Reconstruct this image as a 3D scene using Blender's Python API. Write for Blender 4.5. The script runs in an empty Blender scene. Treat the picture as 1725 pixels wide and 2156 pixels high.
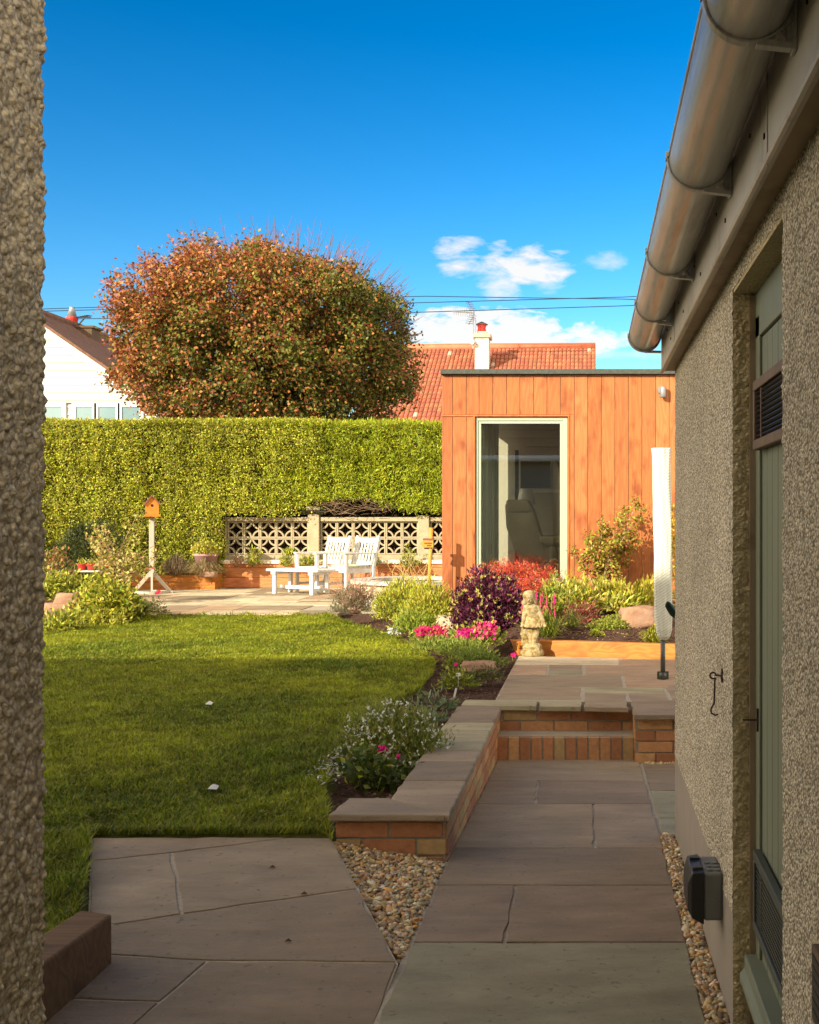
import bpy, math, random
import numpy as np
from mathutils import Vector, Matrix, noise as mnoise
random.seed(7); rng = np.random.default_rng(7)
C = bpy.context.scene.collection
R = math.radians

# ------------------------------------------------------------------ camera
F = 2500.0; VX, VY, CH = 1240.0, 1085.0, 1.27        # focal, vanishing point and eye height measured on the photograph
cam_d = bpy.data.cameras.new('camera'); cam = bpy.data.objects.new('camera', cam_d); C.objects.link(cam)
cam_d.sensor_fit = 'AUTO'; cam_d.sensor_width = 36; cam_d.lens = F/2156*36
cam_d.shift_x = -(VX-862.5)/2156; cam_d.shift_y = (VY-1078)/2156
cam_d.clip_start = 0.05; cam_d.clip_end = 3000
cam.location = (0, 0, CH); cam.rotation_euler = (R(90), 0, 0)
bpy.context.scene.camera = cam

# ------------------------------------------------------------------ light, sky, exposure
SUN_EL, SUN_AZ = 25.0, 40.0          # sun behind the left shoulder; shadows run away and to the right
sc = bpy.context.scene
sc.view_settings.view_transform = 'Standard'; sc.view_settings.look = 'None'
sc.view_settings.exposure = 0.85; sc.view_settings.gamma = 1.0
sun_d = bpy.data.lights.new('sun', 'SUN'); sun_d.energy = 5.0; sun_d.angle = R(0.5); sun_d.color = (1.0, 0.87, 0.64)
sun = bpy.data.objects.new('sun', sun_d); C.objects.link(sun)
sdir = Vector((math.sin(R(SUN_AZ))*math.cos(R(SUN_EL)), math.cos(R(SUN_AZ))*math.cos(R(SUN_EL)), -math.sin(R(SUN_EL))))
sun.rotation_euler = sdir.to_track_quat('-Z', 'Y').to_euler(); sun.location = (-8, -10, 12)
w = bpy.data.worlds.new('World'); sc.world = w; w.use_nodes = True
nt = w.node_tree; N = nt.nodes; Lk = nt.links
bg = N['Background']; bg.inputs['Strength'].default_value = 0.12
sky = N.new('ShaderNodeTexSky'); sky.sky_type = 'NISHITA'; sky.sun_disc = False
sky.sun_elevation = R(SUN_EL); sky.sun_rotation = R(180+SUN_AZ); sky.altitude = 0
sky.air_density = 1.0; sky.dust_density = 0.6; sky.ozone_density = 2.0
hs = N.new('ShaderNodeHueSaturation'); hs.inputs['Hue'].default_value = .494; hs.inputs['Saturation'].default_value = 1.24; hs.inputs['Value'].default_value = 0.36
gmn = N.new('ShaderNodeGamma'); gmn.inputs[1].default_value = 1.6
Lk.new(sky.outputs[0], gmn.inputs[0]); Lk.new(gmn.outputs[0], hs.inputs['Color'])
tc = N.new('ShaderNodeTexCoord'); sep = N.new('ShaderNodeSeparateXYZ'); Lk.new(tc.outputs['Generated'], sep.inputs[0])
def mth(op, a, b=None, c=None, clamp=False):
    n = N.new('ShaderNodeMath'); n.operation = op; n.use_clamp = clamp
    for i, v in enumerate((a, b, c)):
        if v is None: continue
        if isinstance(v, (int, float)): n.inputs[i].default_value = v
        else: Lk.new(v, n.inputs[i])
    return n.outputs[0]
az = mth('ARCTAN2', sep.outputs[0], sep.outputs[1])                # compass bearing and elevation of the sky
el = mth('ARCSINE', sep.outputs[2])
cmb = N.new('ShaderNodeCombineXYZ'); Lk.new(az, cmb.inputs[0]); Lk.new(mth('MULTIPLY', el, 2.6), cmb.inputs[1])
nz = N.new('ShaderNodeTexNoise'); nz.inputs['Scale'].default_value = 26; nz.inputs['Detail'].default_value = 7; nz.inputs['Roughness'].default_value = .6
nz.inputs['Distortion'].default_value = .3
Lk.new(cmb.outputs[0], nz.inputs['Vector'])
mask = None
for (a0, e0, ra, re, amp) in ((-.058, .207, .052, .017, 1), (-.108, .214, .022, .018, .9), (-.078, .192, .022, .014, .8), (.012, .212, .02, .008, .45), (-.034, .190, .014, .006, .45),
                              (-.085, .152, .085, .020, 2.2), (-.02, .146, .07, .013, 1.4), (.0, .135, .075, .006, .4), (-.62, .25, .1, .03, .8), (.5, .2, .12, .03, .8)):
    e = mth('SUBTRACT', 1.0, mth('ADD', mth('POWER', mth('ABSOLUTE', mth('DIVIDE', mth('SUBTRACT', az, a0), ra)), 2.0),
                                 mth('POWER', mth('ABSOLUTE', mth('DIVIDE', mth('SUBTRACT', el, e0), re)), 2.0)))
    e = mth('ADD', e, mth('MULTIPLY', mth('SUBTRACT', nz.outputs['Fac'], .5), 4.6))
    e = mth('MULTIPLY', e, amp*.95, clamp=True)
    mask = e if mask is None else mth('MAXIMUM', mask, e)
# unseen warm cloud, mostly beside and behind the camera, added to fill the shade
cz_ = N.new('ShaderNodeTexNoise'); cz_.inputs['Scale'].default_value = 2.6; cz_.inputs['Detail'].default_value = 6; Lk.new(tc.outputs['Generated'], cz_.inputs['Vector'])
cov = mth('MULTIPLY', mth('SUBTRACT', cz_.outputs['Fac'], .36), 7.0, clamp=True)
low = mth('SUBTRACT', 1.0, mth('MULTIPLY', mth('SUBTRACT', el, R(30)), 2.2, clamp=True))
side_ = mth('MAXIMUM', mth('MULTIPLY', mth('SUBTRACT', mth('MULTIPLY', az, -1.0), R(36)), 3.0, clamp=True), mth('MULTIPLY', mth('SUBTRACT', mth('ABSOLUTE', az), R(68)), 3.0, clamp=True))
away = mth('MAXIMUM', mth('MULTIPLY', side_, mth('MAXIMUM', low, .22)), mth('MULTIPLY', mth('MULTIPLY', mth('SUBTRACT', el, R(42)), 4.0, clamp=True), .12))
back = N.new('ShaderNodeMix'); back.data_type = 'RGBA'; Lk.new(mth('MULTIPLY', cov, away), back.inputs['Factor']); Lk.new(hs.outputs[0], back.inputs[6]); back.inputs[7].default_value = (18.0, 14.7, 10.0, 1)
cm = N.new('ShaderNodeMix'); cm.data_type = 'RGBA'
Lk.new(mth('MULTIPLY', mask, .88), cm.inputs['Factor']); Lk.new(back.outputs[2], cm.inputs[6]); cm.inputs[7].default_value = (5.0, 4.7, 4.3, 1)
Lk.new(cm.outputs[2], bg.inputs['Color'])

# ------------------------------------------------------------------ helpers
def wx(px, Y): return (px-VX)*Y/F
def wz(py, Y): return CH-(py-VY)*Y/F
def P(px, py, Y): return Vector((wx(px, Y), Y, wz(py, Y)))
def path_drop(Y): return float(np.interp(Y, [1.0, 2.0, 3.5, 4.88, 7.62, 9], [1.35, 1.37, 1.40, 1.425, 1.57, 1.6]))
def gp(px, py, drop):                                   # a point on a sloping ground: drop below the eye as a function of distance
    Y = 5.0
    for _ in range(30): Y = F*(drop(Y) if callable(drop) else drop)/(py-VY)
    return ((px-VX)*Y/F, Y)

def setp(o, label=None, cat=None, group=None, kind=None):
    if label: o['label'] = label
    if cat: o['category'] = cat
    if group: o['group'] = group
    if kind: o['kind'] = kind
    return o
def thing(name, label, cat, loc, group=None):
    o = bpy.data.objects.new(name, None); C.objects.link(o); o.location = loc; o.empty_display_size = .1
    return setp(o, label, cat, group)
def root_loc(p):
    v = Vector((0, 0, 0))
    while p: v = v+Vector(p.location); p = p.parent
    return v
def copy_tree(o, parent=None):
    c = o.copy(); C.objects.link(c); c.parent = parent
    for ch in list(o.children): copy_tree(ch, c)
    return c

class MB:
    def __init__(s): s.v = []; s.f = []; s.c = []
    def add(s, vs, fs, col=None):
        b = len(s.v); s.v += [tuple(v) for v in vs]; s.f += [tuple(i+b for i in f) for f in fs]; s.c += [col]*len(fs); return s
    def box(s, c, d, rz=0, col=None, m=None, taper=1.0, rx=0, ry=0):
        hx, hy, hz = d[0]/2, d[1]/2, d[2]/2
        M = Matrix.Translation(c) @ Matrix.Rotation(rz, 4, 'Z') @ Matrix.Rotation(ry, 4, 'Y') @ Matrix.Rotation(rx, 4, 'X')
        vs = [M @ Vector((x*hx*(taper if z > 0 else 1), y*hy*(taper if z > 0 else 1), z*hz)) for z in (-1, 1) for x, y in ((-1, -1), (1, -1), (1, 1), (-1, 1))]
        return s.add(vs, [(3, 2, 1, 0), (4, 5, 6, 7), (0, 1, 5, 4), (1, 2, 6, 5), (2, 3, 7, 6), (3, 0, 4, 7)], col)
    def bx(s, x0, x1, y0, y1, z0, z1, col=None): return s.box(((x0+x1)/2, (y0+y1)/2, (z0+z1)/2), (abs(x1-x0), abs(y1-y0), abs(z1-z0)), col=col)
    def bar(s, a, b, wd, th, col=None, up=(0, 0, 1)):       # rectangular bar from a to b
        a = Vector(a); b = Vector(b); d = (b-a); L = d.length; d.normalize()
        u = Vector(up)
        if abs(d.dot(u)) > .98: u = Vector((0, 1, 0))
        x = d.cross(u).normalized(); z = x.cross(d).normalized()
        vs = []
        for p in (a, b):
            for i, j in ((-1, -1), (1, -1), (1, 1), (-1, 1)): vs.append(p+x*wd/2*i+z*th/2*j)
        return s.add(vs, [(0, 1, 2, 3), (7, 6, 5, 4), (0, 4, 5, 1), (1, 5, 6, 2), (2, 6, 7, 3), (3, 7, 4, 0)], col)
    def tube(s, pts, rad, n=8, col=None, cap=True):
        pts = [Vector(p) for p in pts]
        if isinstance(rad, (int, float)): rad = [rad]*len(pts)
        rings = []; prev = None
        for i, p in enumerate(pts):
            d = (pts[min(i+1, len(pts)-1)]-pts[max(i-1, 0)]).normalized()
            if prev is None:
                u = Vector((0, 0, 1)) if abs(d.z) < .9 else Vector((1, 0, 0)); x = d.cross(u).normalized()
            else:
                x = (prev-d*prev.dot(d)).normalized()
            prev = x; y = d.cross(x)
            rings.append([p+(x*math.cos(2*math.pi*k/n)+y*math.sin(2*math.pi*k/n))*rad[i] for k in range(n)])
        vs = [v for r in rings for v in r]; fs = []
        for i in range(len(pts)-1):
            for k in range(n): fs.append((i*n+k, i*n+(k+1) % n, (i+1)*n+(k+1) % n, (i+1)*n+k))
        if cap: fs.append(tuple(range(n-1, -1, -1))); fs.append(tuple(range((len(pts)-1)*n, len(pts)*n)))
        return s.add(vs, fs, col)
    def lathe(s, prof, c=(0, 0, 0), n=24, col=None, sx=1, sy=1):
        vs = []; fs = []
        for r, z in prof:
            for k in range(n): vs.append((c[0]+r*math.cos(2*math.pi*k/n)*sx, c[1]+r*math.sin(2*math.pi*k/n)*sy, c[2]+z))
        for i in range(len(prof)-1):
            for k in range(n): fs.append((i*n+k, i*n+(k+1) % n, (i+1)*n+(k+1) % n, (i+1)*n+k))
        fs.append(tuple(range(n-1, -1, -1))); fs.append(tuple(range((len(prof)-1)*n, len(prof)*n)))
        return s.add(vs, fs, col)
    def ell(s, c, r, n=14, m=9, col=None, rot=None):
        vs = []; fs = []
        for i in range(m+1):
            t = math.pi*i/m
            for k in range(n):
                a = 2*math.pi*k/n; v = Vector((r[0]*math.sin(t)*math.cos(a), r[1]*math.sin(t)*math.sin(a), r[2]*math.cos(t)))
                if rot: v = rot @ v
                vs.append(Vector(c)+v)
        for i in range(m):
            for k in range(n): fs.append((i*n+k, (i+1)*n+k, (i+1)*n+(k+1) % n, i*n+(k+1) % n))
        return s.add(vs, fs, col)
    def prism(s, poly, zb, zt, col=None):                # poly of (x, y) or (x, y, ztop)
        if sum(poly[i-1][0]*poly[i][1]-poly[i][0]*poly[i-1][1] for i in range(len(poly))) < 0: poly = poly[::-1]
        n = len(poly)
        vs = [(p[0], p[1], (zb(p) if callable(zb) else zb)) for p in poly]+[(p[0], p[1], (zt(p) if callable(zt) else zt)) for p in poly]
        fs = [tuple(range(n-1, -1, -1)), tuple(range(n, 2*n))]+[(i, (i+1) % n, n+(i+1) % n, n+i) for i in range(n)]
        return s.add(vs, fs, col)
    def build(s, name, mat, parent=None, smooth=False, bevel=0, kind=None, label=None):
        me = bpy.data.meshes.new(name)
        o = bpy.data.objects.new(name, me); C.objects.link(o)
        if parent: o.parent = parent; org = root_loc(parent)
        else:
            a = np.array(s.v); org = Vector(((a[:, 0].min()+a[:, 0].max())/2, (a[:, 1].min()+a[:, 1].max())/2, a[:, 2].min())); o.location = org
        me.from_pydata([(v[0]-org.x, v[1]-org.y, v[2]-org.z) for v in s.v], [], s.f)
        if any(c is not None for c in s.c):
            at = me.color_attributes.new('Col', 'FLOAT_COLOR', 'CORNER'); buf = []
            for f, c in zip(s.f, s.c):
                c = c or (.5, .5, .5); buf += [c[0], c[1], c[2], 1.0]*len(f)
            at.data.foreach_set('color', buf)
        me.materials.append(mat)
        if smooth: me.polygons.foreach_set('use_smooth', [True]*len(me.polygons))
        if bevel:
            m = o.modifiers.new('bevel', 'BEVEL'); m.width = bevel; m.segments = 2; m.limit_method = 'ANGLE'; m.angle_limit = R(40)
        if kind: o['kind'] = kind
        if label: o['label'] = label
        return o

def np_mesh(name, V, T, col, mat, parent=None, kind=None, smooth=False, nside=3):
    me = bpy.data.meshes.new(name); o = bpy.data.objects.new(name, me); C.objects.link(o)
    if parent: o.parent = parent; org = np.array(root_loc(parent))
    else: org = np.array([V[:, 0].mean(), V[:, 1].mean(), V[:, 2].min()]); o.location = org
    V = (V-org).astype(np.float32); nf = len(T)
    me.vertices.add(len(V)); me.vertices.foreach_set('co', V.ravel())
    me.loops.add(nf*nside); me.loops.foreach_set('vertex_index', T.astype(np.int32).ravel())
    me.polygons.add(nf); me.polygons.foreach_set('loop_start', (np.arange(nf)*nside).astype(np.int32))
    try: me.polygons.foreach_set('loop_total', np.full(nf, nside, dtype=np.int32))
    except Exception: pass
    if smooth: me.polygons.foreach_set('use_smooth', np.ones(nf, dtype=bool))
    me.update(calc_edges=True)
    if col is not None:
        at = me.color_attributes.new('Col', 'FLOAT_COLOR', 'POINT')
        at.data.foreach_set('color', np.concatenate([col, np.ones((len(col), 1))], 1).astype(np.float32).ravel())
    me.materials.append(mat)
    if kind: o['kind'] = kind
    return o

def unit(a): return a/np.maximum(np.linalg.norm(a, axis=1, keepdims=True), 1e-9)
def leaves(name, Pt, D, Nn, L, W, col, mat, parent=None, kind=None, fold=.18, curl=0.0):
    n = len(Pt); D = unit(D); S = unit(np.cross(D, Nn)+1e-6); Nn = np.cross(S, D)
    L = np.broadcast_to(L, (n,))[:, None]; W = np.broadcast_to(W, (n,))[:, None]
    V = np.stack([Pt, Pt+D*L*.45+S*W*.5+Nn*W*fold, Pt+D*L-Nn*L*curl, Pt+D*L*.45-S*W*.5+Nn*W*fold], 1).reshape(-1, 3)
    b = (np.arange(n)*4)[:, None]; T = np.concatenate([b+[0, 1, 2], b+[0, 2, 3]], 1).reshape(-1, 3)
    return np_mesh(name, V, T, np.repeat(col, 4, 0), mat, parent, kind)
def palette(n, cols, weights=None, jit=.18):
    cols = np.array(cols, float); wgt = None if weights is None else np.array(weights)/sum(weights)
    c = cols[rng.choice(len(cols), n, p=wgt)]
    return np.clip(c*(1+rng.normal(0, jit, (n, 1)))*(1+rng.normal(0, jit*.35, (n, 3))), .003, 1)
def fnoise(p, sc, seed=0):                                # cheap smooth noise on an array of points, about -1..1
    q = p*sc+seed*7.3
    return (np.sin(q[:, 0]*1.3+np.sin(q[:, 1]*1.7+seed))+np.sin(q[:, 1]*1.1+np.sin(q[:, -1]*1.9))+np.sin(q[:, -1]*1.5+q[:, 0]*.7+np.sin(q[:, 0]*2.1)))/3

# ------------------------------------------------------------------ materials
def material(name, base=(.5, .5, .5), attr=False, rough=.8, nscale=8, namt=.2, bump=0, bscale=40, bdist=.004, stretch=(1, 1, 1), spec=.3, coat=0, metal=0, tint=None, n2=None, trans=0, sheen=0):
    m = bpy.data.materials.new(name); m.use_nodes = True; t = m.node_tree; n = t.nodes; l = t.links
    b = n['Principled BSDF']; b.inputs['Roughness'].default_value = rough; b.inputs['Specular IOR Level'].default_value = spec
    b.inputs['Coat Weight'].default_value = coat; b.inputs['Coat Roughness'].default_value = .08; b.inputs['Metallic'].default_value = metal
    co = n.new('ShaderNodeTexCoord'); mp = n.new('ShaderNodeMapping'); mp.inputs['Scale'].default_value = stretch; l.new(co.outputs['Object'], mp.inputs[0])
    if attr: a = n.new('ShaderNodeAttribute'); a.attribute_name = 'Col'; src = a.outputs['Color']
    else: a = n.new('ShaderNodeRGB'); a.outputs[0].default_value = (*base, 1); src = a.outputs[0]
    if namt:
        z = n.new('ShaderNodeTexNoise'); z.inputs['Scale'].default_value = nscale; z.inputs['Detail'].default_value = 8; z.inputs['Roughness'].default_value = .65; l.new(mp.outputs[0], z.inputs['Vector'])
        r = n.new('ShaderNodeMapRange'); r.inputs[1].default_value = .25; r.inputs[2].default_value = .75; r.inputs[3].default_value = 1-namt; r.inputs[4].default_value = 1+namt; l.new(z.outputs['Fac'], r.inputs[0])
        x = n.new('ShaderNodeMix'); x.data_type = 'RGBA'; x.blend_type = 'MULTIPLY'; x.inputs['Factor'].default_value = 1
        l.new(src, x.inputs[6]); l.new(r.outputs[0], x.inputs[7]); src = x.outputs[2]
    if tint:                                             # tint = (colour, scale, threshold low, high, amount): patches of another colour
        z = n.new('ShaderNodeTexNoise'); z.inputs['Scale'].default_value = tint[1]; z.inputs['Detail'].default_value = 9; z.inputs['Roughness'].default_value = .6; l.new(mp.outputs[0], z.inputs['Vector'])
        r = n.new('ShaderNodeMapRange'); r.inputs[1].default_value = tint[2]; r.inputs[2].default_value = tint[3]; r.inputs[4].default_value = tint[4]; r.clamp = True; l.new(z.outputs['Fac'], r.inputs[0])
        x = n.new('ShaderNodeMix'); x.data_type = 'RGBA'; l.new(r.outputs[0], x.inputs['Factor']); l.new(src, x.inputs[6]); x.inputs[7].default_value = (*tint[0], 1); src = x.outputs[2]
    l.new(src, b.inputs['Base Color'])
    if bump:
        z = n.new('ShaderNodeTexNoise'); z.inputs['Scale'].default_value = bscale; z.inputs['Detail'].default_value = 9; z.inputs['Roughness'].default_value = .6; l.new(mp.outputs[0], z.inputs['Vector'])
        bp = n.new('ShaderNodeBump'); bp.inputs['Strength'].default_value = bump; bp.inputs['Distance'].default_value = bdist; l.new(z.outputs['Fac'], bp.inputs['Height']); l.new(bp.outputs[0], b.inputs['Normal'])
    if trans:
        tr = n.new('ShaderNodeBsdfTranslucent'); l.new(src, tr.inputs[0]); mx = n.new('ShaderNodeMixShader'); mx.inputs[0].default_value = trans
        l.new(b.outputs[0], mx.inputs[1]); l.new(tr.outputs[0], mx.inputs[2]); l.new(mx.outputs[0], n['Material Output'].inputs[0])
    return m

def add_specks(m, dark, pale):
    n = m.node_tree.nodes; l = m.node_tree.links; b = n['Principled BSDF']; src = b.inputs['Base Color'].links[0].from_socket; co = n.new('ShaderNodeTexCoord')
    for sc_, lo, hi, c, am in ((38, .63, .70, dark, .55), (90, .66, .72, pale, .5), (1.3, .55, .75, dark, .30)):
        z = n.new('ShaderNodeTexNoise'); z.inputs['Scale'].default_value = sc_; z.inputs['Detail'].default_value = 5; l.new(co.outputs['Object'], z.inputs['Vector'])
        r_ = n.new('ShaderNodeMapRange'); r_.inputs[1].default_value = lo; r_.inputs[2].default_value = hi; r_.inputs[4].default_value = am; l.new(z.outputs['Fac'], r_.inputs[0])
        x = n.new('ShaderNodeMix'); x.data_type = 'RGBA'; l.new(r_.outputs[0], x.inputs['Factor']); l.new(src, x.inputs[6]); x.inputs[7].default_value = (*c, 1); src = x.outputs[2]
    l.new(src, b.inputs['Base Color'])
def pebble_material(name, cols, scale, bdist, mortar, rough=.85, mix=.62):
    m = bpy.data.materials.new(name); m.use_nodes = True; t = m.node_tree; n = t.nodes; l = t.links; b = n['Principled BSDF']
    b.inputs['Roughness'].default_value = rough; b.inputs['Specular IOR Level'].default_value = .35
    co = n.new('ShaderNodeTexCoord')
    wz_ = n.new('ShaderNodeTexNoise'); wz_.inputs['Scale'].default_value = scale*.6; wz_.inputs['Detail'].default_value = 3; l.new(co.outputs['Object'], wz_.inputs['Vector'])
    vm = n.new('ShaderNodeVectorMath'); vm.operation = 'MULTIPLY_ADD'; l.new(wz_.outputs['Color'], vm.inputs[0]); vm.inputs[1].default_value = (.7/scale,)*3; l.new(co.outputs['Object'], vm.inputs[2])
    v = n.new('ShaderNodeTexVoronoi'); v.inputs['Scale'].default_value = scale; v.inputs['Randomness'].default_value = 1; l.new(vm.outputs[0], v.inputs['Vector'])
    sx = n.new('ShaderNodeSeparateColor'); l.new(v.outputs['Color'], sx.inputs[0])
    cr = n.new('ShaderNodeValToRGB'); cr.color_ramp.interpolation = 'LINEAR'; cr.color_ramp.elements.remove(cr.color_ramp.elements[1])
    for i, c in enumerate(cols):
        p = i/(len(cols)-1); e = cr.color_ramp.elements[0] if i == 0 else cr.color_ramp.elements.new(p); e.position = p; e.color = (*c, 1)
    l.new(sx.outputs[0], cr.inputs[0])
    mr = n.new('ShaderNodeMapRange'); mr.inputs[1].default_value = .42; mr.inputs[2].default_value = mix+.06; l.new(v.outputs['Distance'], mr.inputs[0])
    x = n.new('ShaderNodeMix'); x.data_type = 'RGBA'; l.new(mr.outputs[0], x.inputs['Factor']); l.new(cr.outputs[0], x.inputs[6]); x.inputs[7].default_value = (*mortar, 1)  # gaps between chips: mortar tone with crevice shade put into the colour
    z = n.new('ShaderNodeTexNoise'); z.inputs['Scale'].default_value = 1.7; z.inputs['Detail'].default_value = 5; l.new(co.outputs['Object'], z.inputs['Vector'])
    r2 = n.new('ShaderNodeMapRange'); r2.inputs[1].default_value = .3; r2.inputs[2].default_value = .7; r2.inputs[3].default_value = .85; r2.inputs[4].default_value = 1.12; l.new(z.outputs['Fac'], r2.inputs[0])
    y = n.new('ShaderNodeMix'); y.data_type = 'RGBA'; y.blend_type = 'MULTIPLY'; y.inputs['Factor'].default_value = 1; l.new(x.outputs[2], y.inputs[6]); l.new(r2.outputs[0], y.inputs[7])
    l.new(y.outputs[2], b.inputs['Base Color'])
    s1 = n.new('ShaderNodeMath'); s1.operation = 'SUBTRACT'; s1.inputs[0].default_value = 1; l.new(v.outputs['Distance'], s1.inputs[1])
    s2 = n.new('ShaderNodeMath'); s2.operation = 'MULTIPLY_ADD'; l.new(sx.outputs[1], s2.inputs[0]); s2.inputs[1].default_value = .5; l.new(s1.outputs[0], s2.inputs[2])
    bp = n.new('ShaderNodeBump'); bp.inputs['Strength'].default_value = 1; bp.inputs['Distance'].default_value = bdist; l.new(s2.outputs[0], bp.inputs['Height'])
    z3 = n.new('ShaderNodeTexNoise'); z3.inputs['Scale'].default_value = scale*2.2; z3.inputs['Detail'].default_value = 6; l.new(co.outputs['Object'], z3.inputs['Vector'])
    b2 = n.new('ShaderNodeBump'); b2.inputs['Strength'].default_value = .9; b2.inputs['Distance'].default_value = bdist*.5; l.new(z3.outputs['Fac'], b2.inputs['Height']); l.new(bp.outputs[0], b2.inputs['Normal'])
    l.new(b2.outputs[0], b.inputs['Normal'])
    return m

def wood_material(name, attr=True, base=(.5, .2, .07), knot=(.2, .06, .02), vertical=True, rough=.55, ring=.35, axis=None, kn=.8):
    m = bpy.data.materials.new(name); m.use_nodes = True; t = m.node_tree; n = t.nodes; l = t.links; b = n['Principled BSDF']
    b.inputs['Roughness'].default_value = rough; b.inputs['Specular IOR Level'].default_value = .3
    co = n.new('ShaderNodeTexCoord'); mp = n.new('ShaderNodeMapping'); mp.inputs['Scale'].default_value = (1, 1, .1) if vertical else (.1, 1, 1); l.new(co.outputs['Object'], mp.inputs[0])
    if attr:
        a = n.new('ShaderNodeAttribute'); a.attribute_name = 'Col'; src = a.outputs['Color']
        ad = n.new('ShaderNodeVectorMath'); ad.operation = 'MULTIPLY_ADD'; l.new(src, ad.inputs[0]); ad.inputs[1].default_value = (37, 53, 71); l.new(mp.outputs[0], ad.inputs[2]); vec = ad.outputs[0]
    else: a = n.new('ShaderNodeRGB'); a.outputs[0].default_value = (*base, 1); src = a.outputs[0]; vec = mp.outputs[0]
    nzz = n.new('ShaderNodeTexNoise'); nzz.inputs['Scale'].default_value = 7; nzz.inputs['Detail'].default_value = 2; l.new(vec, nzz.inputs['Vector'])
    wv = n.new('ShaderNodeMath'); wv.operation = 'MULTIPLY'; l.new(nzz.outputs['Fac'], wv.inputs[0]); wv.inputs[1].default_value = 62
    sn = n.new('ShaderNodeMath'); sn.operation = 'SINE'; l.new(wv.outputs[0], sn.inputs[0])
    r = n.new('ShaderNodeMapRange'); r.inputs[1].default_value = -1; r.inputs[2].default_value = 1; r.inputs[3].default_value = 1-ring*.5; r.inputs[4].default_value = 1+ring*.35; l.new(sn.outputs[0], r.inputs[0])
    x = n.new('ShaderNodeMix'); x.data_type = 'RGBA'; x.blend_type = 'MULTIPLY'; x.inputs['Factor'].default_value = 1; l.new(src, x.inputs[6]); l.new(r.outputs[0], x.inputs[7])
    # soft darker figure and knots
    m2 = n.new('ShaderNodeMapping'); m2.inputs['Scale'].default_value = (1, 1, .45) if vertical else (.45, 1, 1); l.new(co.outputs['Object'], m2.inputs[0])
    k = n.new('ShaderNodeTexNoise'); k.inputs['Scale'].default_value = 7.5; k.inputs['Detail'].default_value = 3; l.new(m2.outputs[0], k.inputs['Vector'])
    if attr:
        a2 = n.new('ShaderNodeVectorMath'); a2.operation = 'MULTIPLY_ADD'; l.new(src, a2.inputs[0]); a2.inputs[1].default_value = (17, 31, 91); l.new(m2.outputs[0], a2.inputs[2]); l.new(a2.outputs[0], k.inputs['Vector'])
    kr = n.new('ShaderNodeMapRange'); kr.inputs[1].default_value = .52; kr.inputs[2].default_value = .74; kr.inputs[4].default_value = kn; l.new(k.outputs['Fac'], kr.inputs[0])
    y = n.new('ShaderNodeMix'); y.data_type = 'RGBA'; l.new(kr.outputs[0], y.inputs['Factor']); l.new(x.outputs[2], y.inputs[6]); y.inputs[7].default_value = (*knot, 1)
    l.new(y.outputs[2], b.inputs['Base Color'])
    bp = n.new('ShaderNodeBump'); bp.inputs['Strength'].default_value = .4; bp.inputs['Distance'].default_value = .001; l.new(sn.outputs[0], bp.inputs['Height']); l.new(bp.outputs[0], b.inputs['Normal'])
    return m

M = {}
M['leaf'] = material('leaf', attr=True, rough=.5, namt=0, spec=.35, trans=.28)
M['grass'] = material('grass_blade', attr=True, rough=.55, namt=0, spec=.25, trans=.35)
M['petal'] = material('petal', attr=True, rough=.6, namt=0, spec=.2, trans=.3)
M['turf'] = material('turf_base', base=(.08, .085, .014), rough=1, nscale=30, namt=.4, bump=.8, bscale=90, bdist=.01)
M['ground'] = material('far_ground', base=(.09, .1, .04), rough=1, nscale=.5, namt=.3)
M['soil'] = material('soil', base=(.075, .036, .022), rough=1, nscale=35, namt=.55, bump=1, bscale=60, bdist=.025, tint=((.17, .10, .065), 45, .56, .66, .7))
M['slab'] = material('sandstone_slab', attr=True, rough=.75, nscale=4.0, namt=.30, bump=1, bscale=8, bdist=.018, stretch=(.6, 1.5, 1), tint=((.19, .15, .10), 3.1, .48, .66, .5), spec=.35)
add_specks(M['slab'], (.09, .07, .05), (.38, .33, .25))
M['mortar'] = material('mortar', base=(.36, .315, .245), rough=.95, nscale=40, namt=.25, bump=.7, bscale=120, bdist=.003)
M['brick'] = material('brick', attr=True, rough=.85, nscale=28, namt=.25, bump=.6, bscale=90, bdist=.003, tint=((.07, .04, .03), 70, .64, .72, .7))
M['bmortar'] = material('brick_mortar', base=(.27, .24, .19), rough=.95, nscale=40, namt=.3, bump=.6, bscale=120, bdist=.003)
M['stonechip'] = material('pebble', attr=True, rough=.55, nscale=60, namt=.25, spec=.4)
M['rock'] = material('rock', base=(.32, .19, .125), rough=.9, nscale=9, namt=.3, bump=.8, bscale=14, bdist=.02, tint=((.25, .16, .12), 5, .5, .62, .7))
M['sandrock'] = material('pale_stone', base=(.52, .42, .30), rough=.85, nscale=12, namt=.22, bump=.6, bscale=30, bdist=.008)
M['clad'] = wood_material('stained_cladding', knot=(.20, .048, .016), kn=.85, ring=.24)
M['sleeper'] = wood_material('new_sleeper', attr=False, base=(.46, .175, .036), knot=(.26, .09, .025), vertical=False, ring=.3)
M['planter'] = wood_material('stained_planter', attr=True, knot=(.30, .075, .03), vertical=False, kn=.7)
M['oldsleeper'] = wood_material('old_sleeper', attr=False, base=(.15, .085, .04), knot=(.035, .02, .014), vertical=False, rough=.8, ring=.25)
M['palewood'] = material('pale_timber', base=(.42, .37, .31), rough=.75, nscale=10, namt=.18, stretch=(6, 6, .6))
M['white'] = material('white_paint', base=(.66, .66, .65), rough=.5, nscale=12, namt=.05)
M['house_white'] = material('white_board', base=(.50, .50, .51), rough=.6, nscale=3, namt=.05)
M['concrete'] = material('concrete_block', base=(.38, .325, .22), rough=.95, nscale=6, namt=.25, bump=.5, bscale=60, bdist=.004, tint=((.2, .18, .13), 4, .55, .7, .6))
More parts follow.
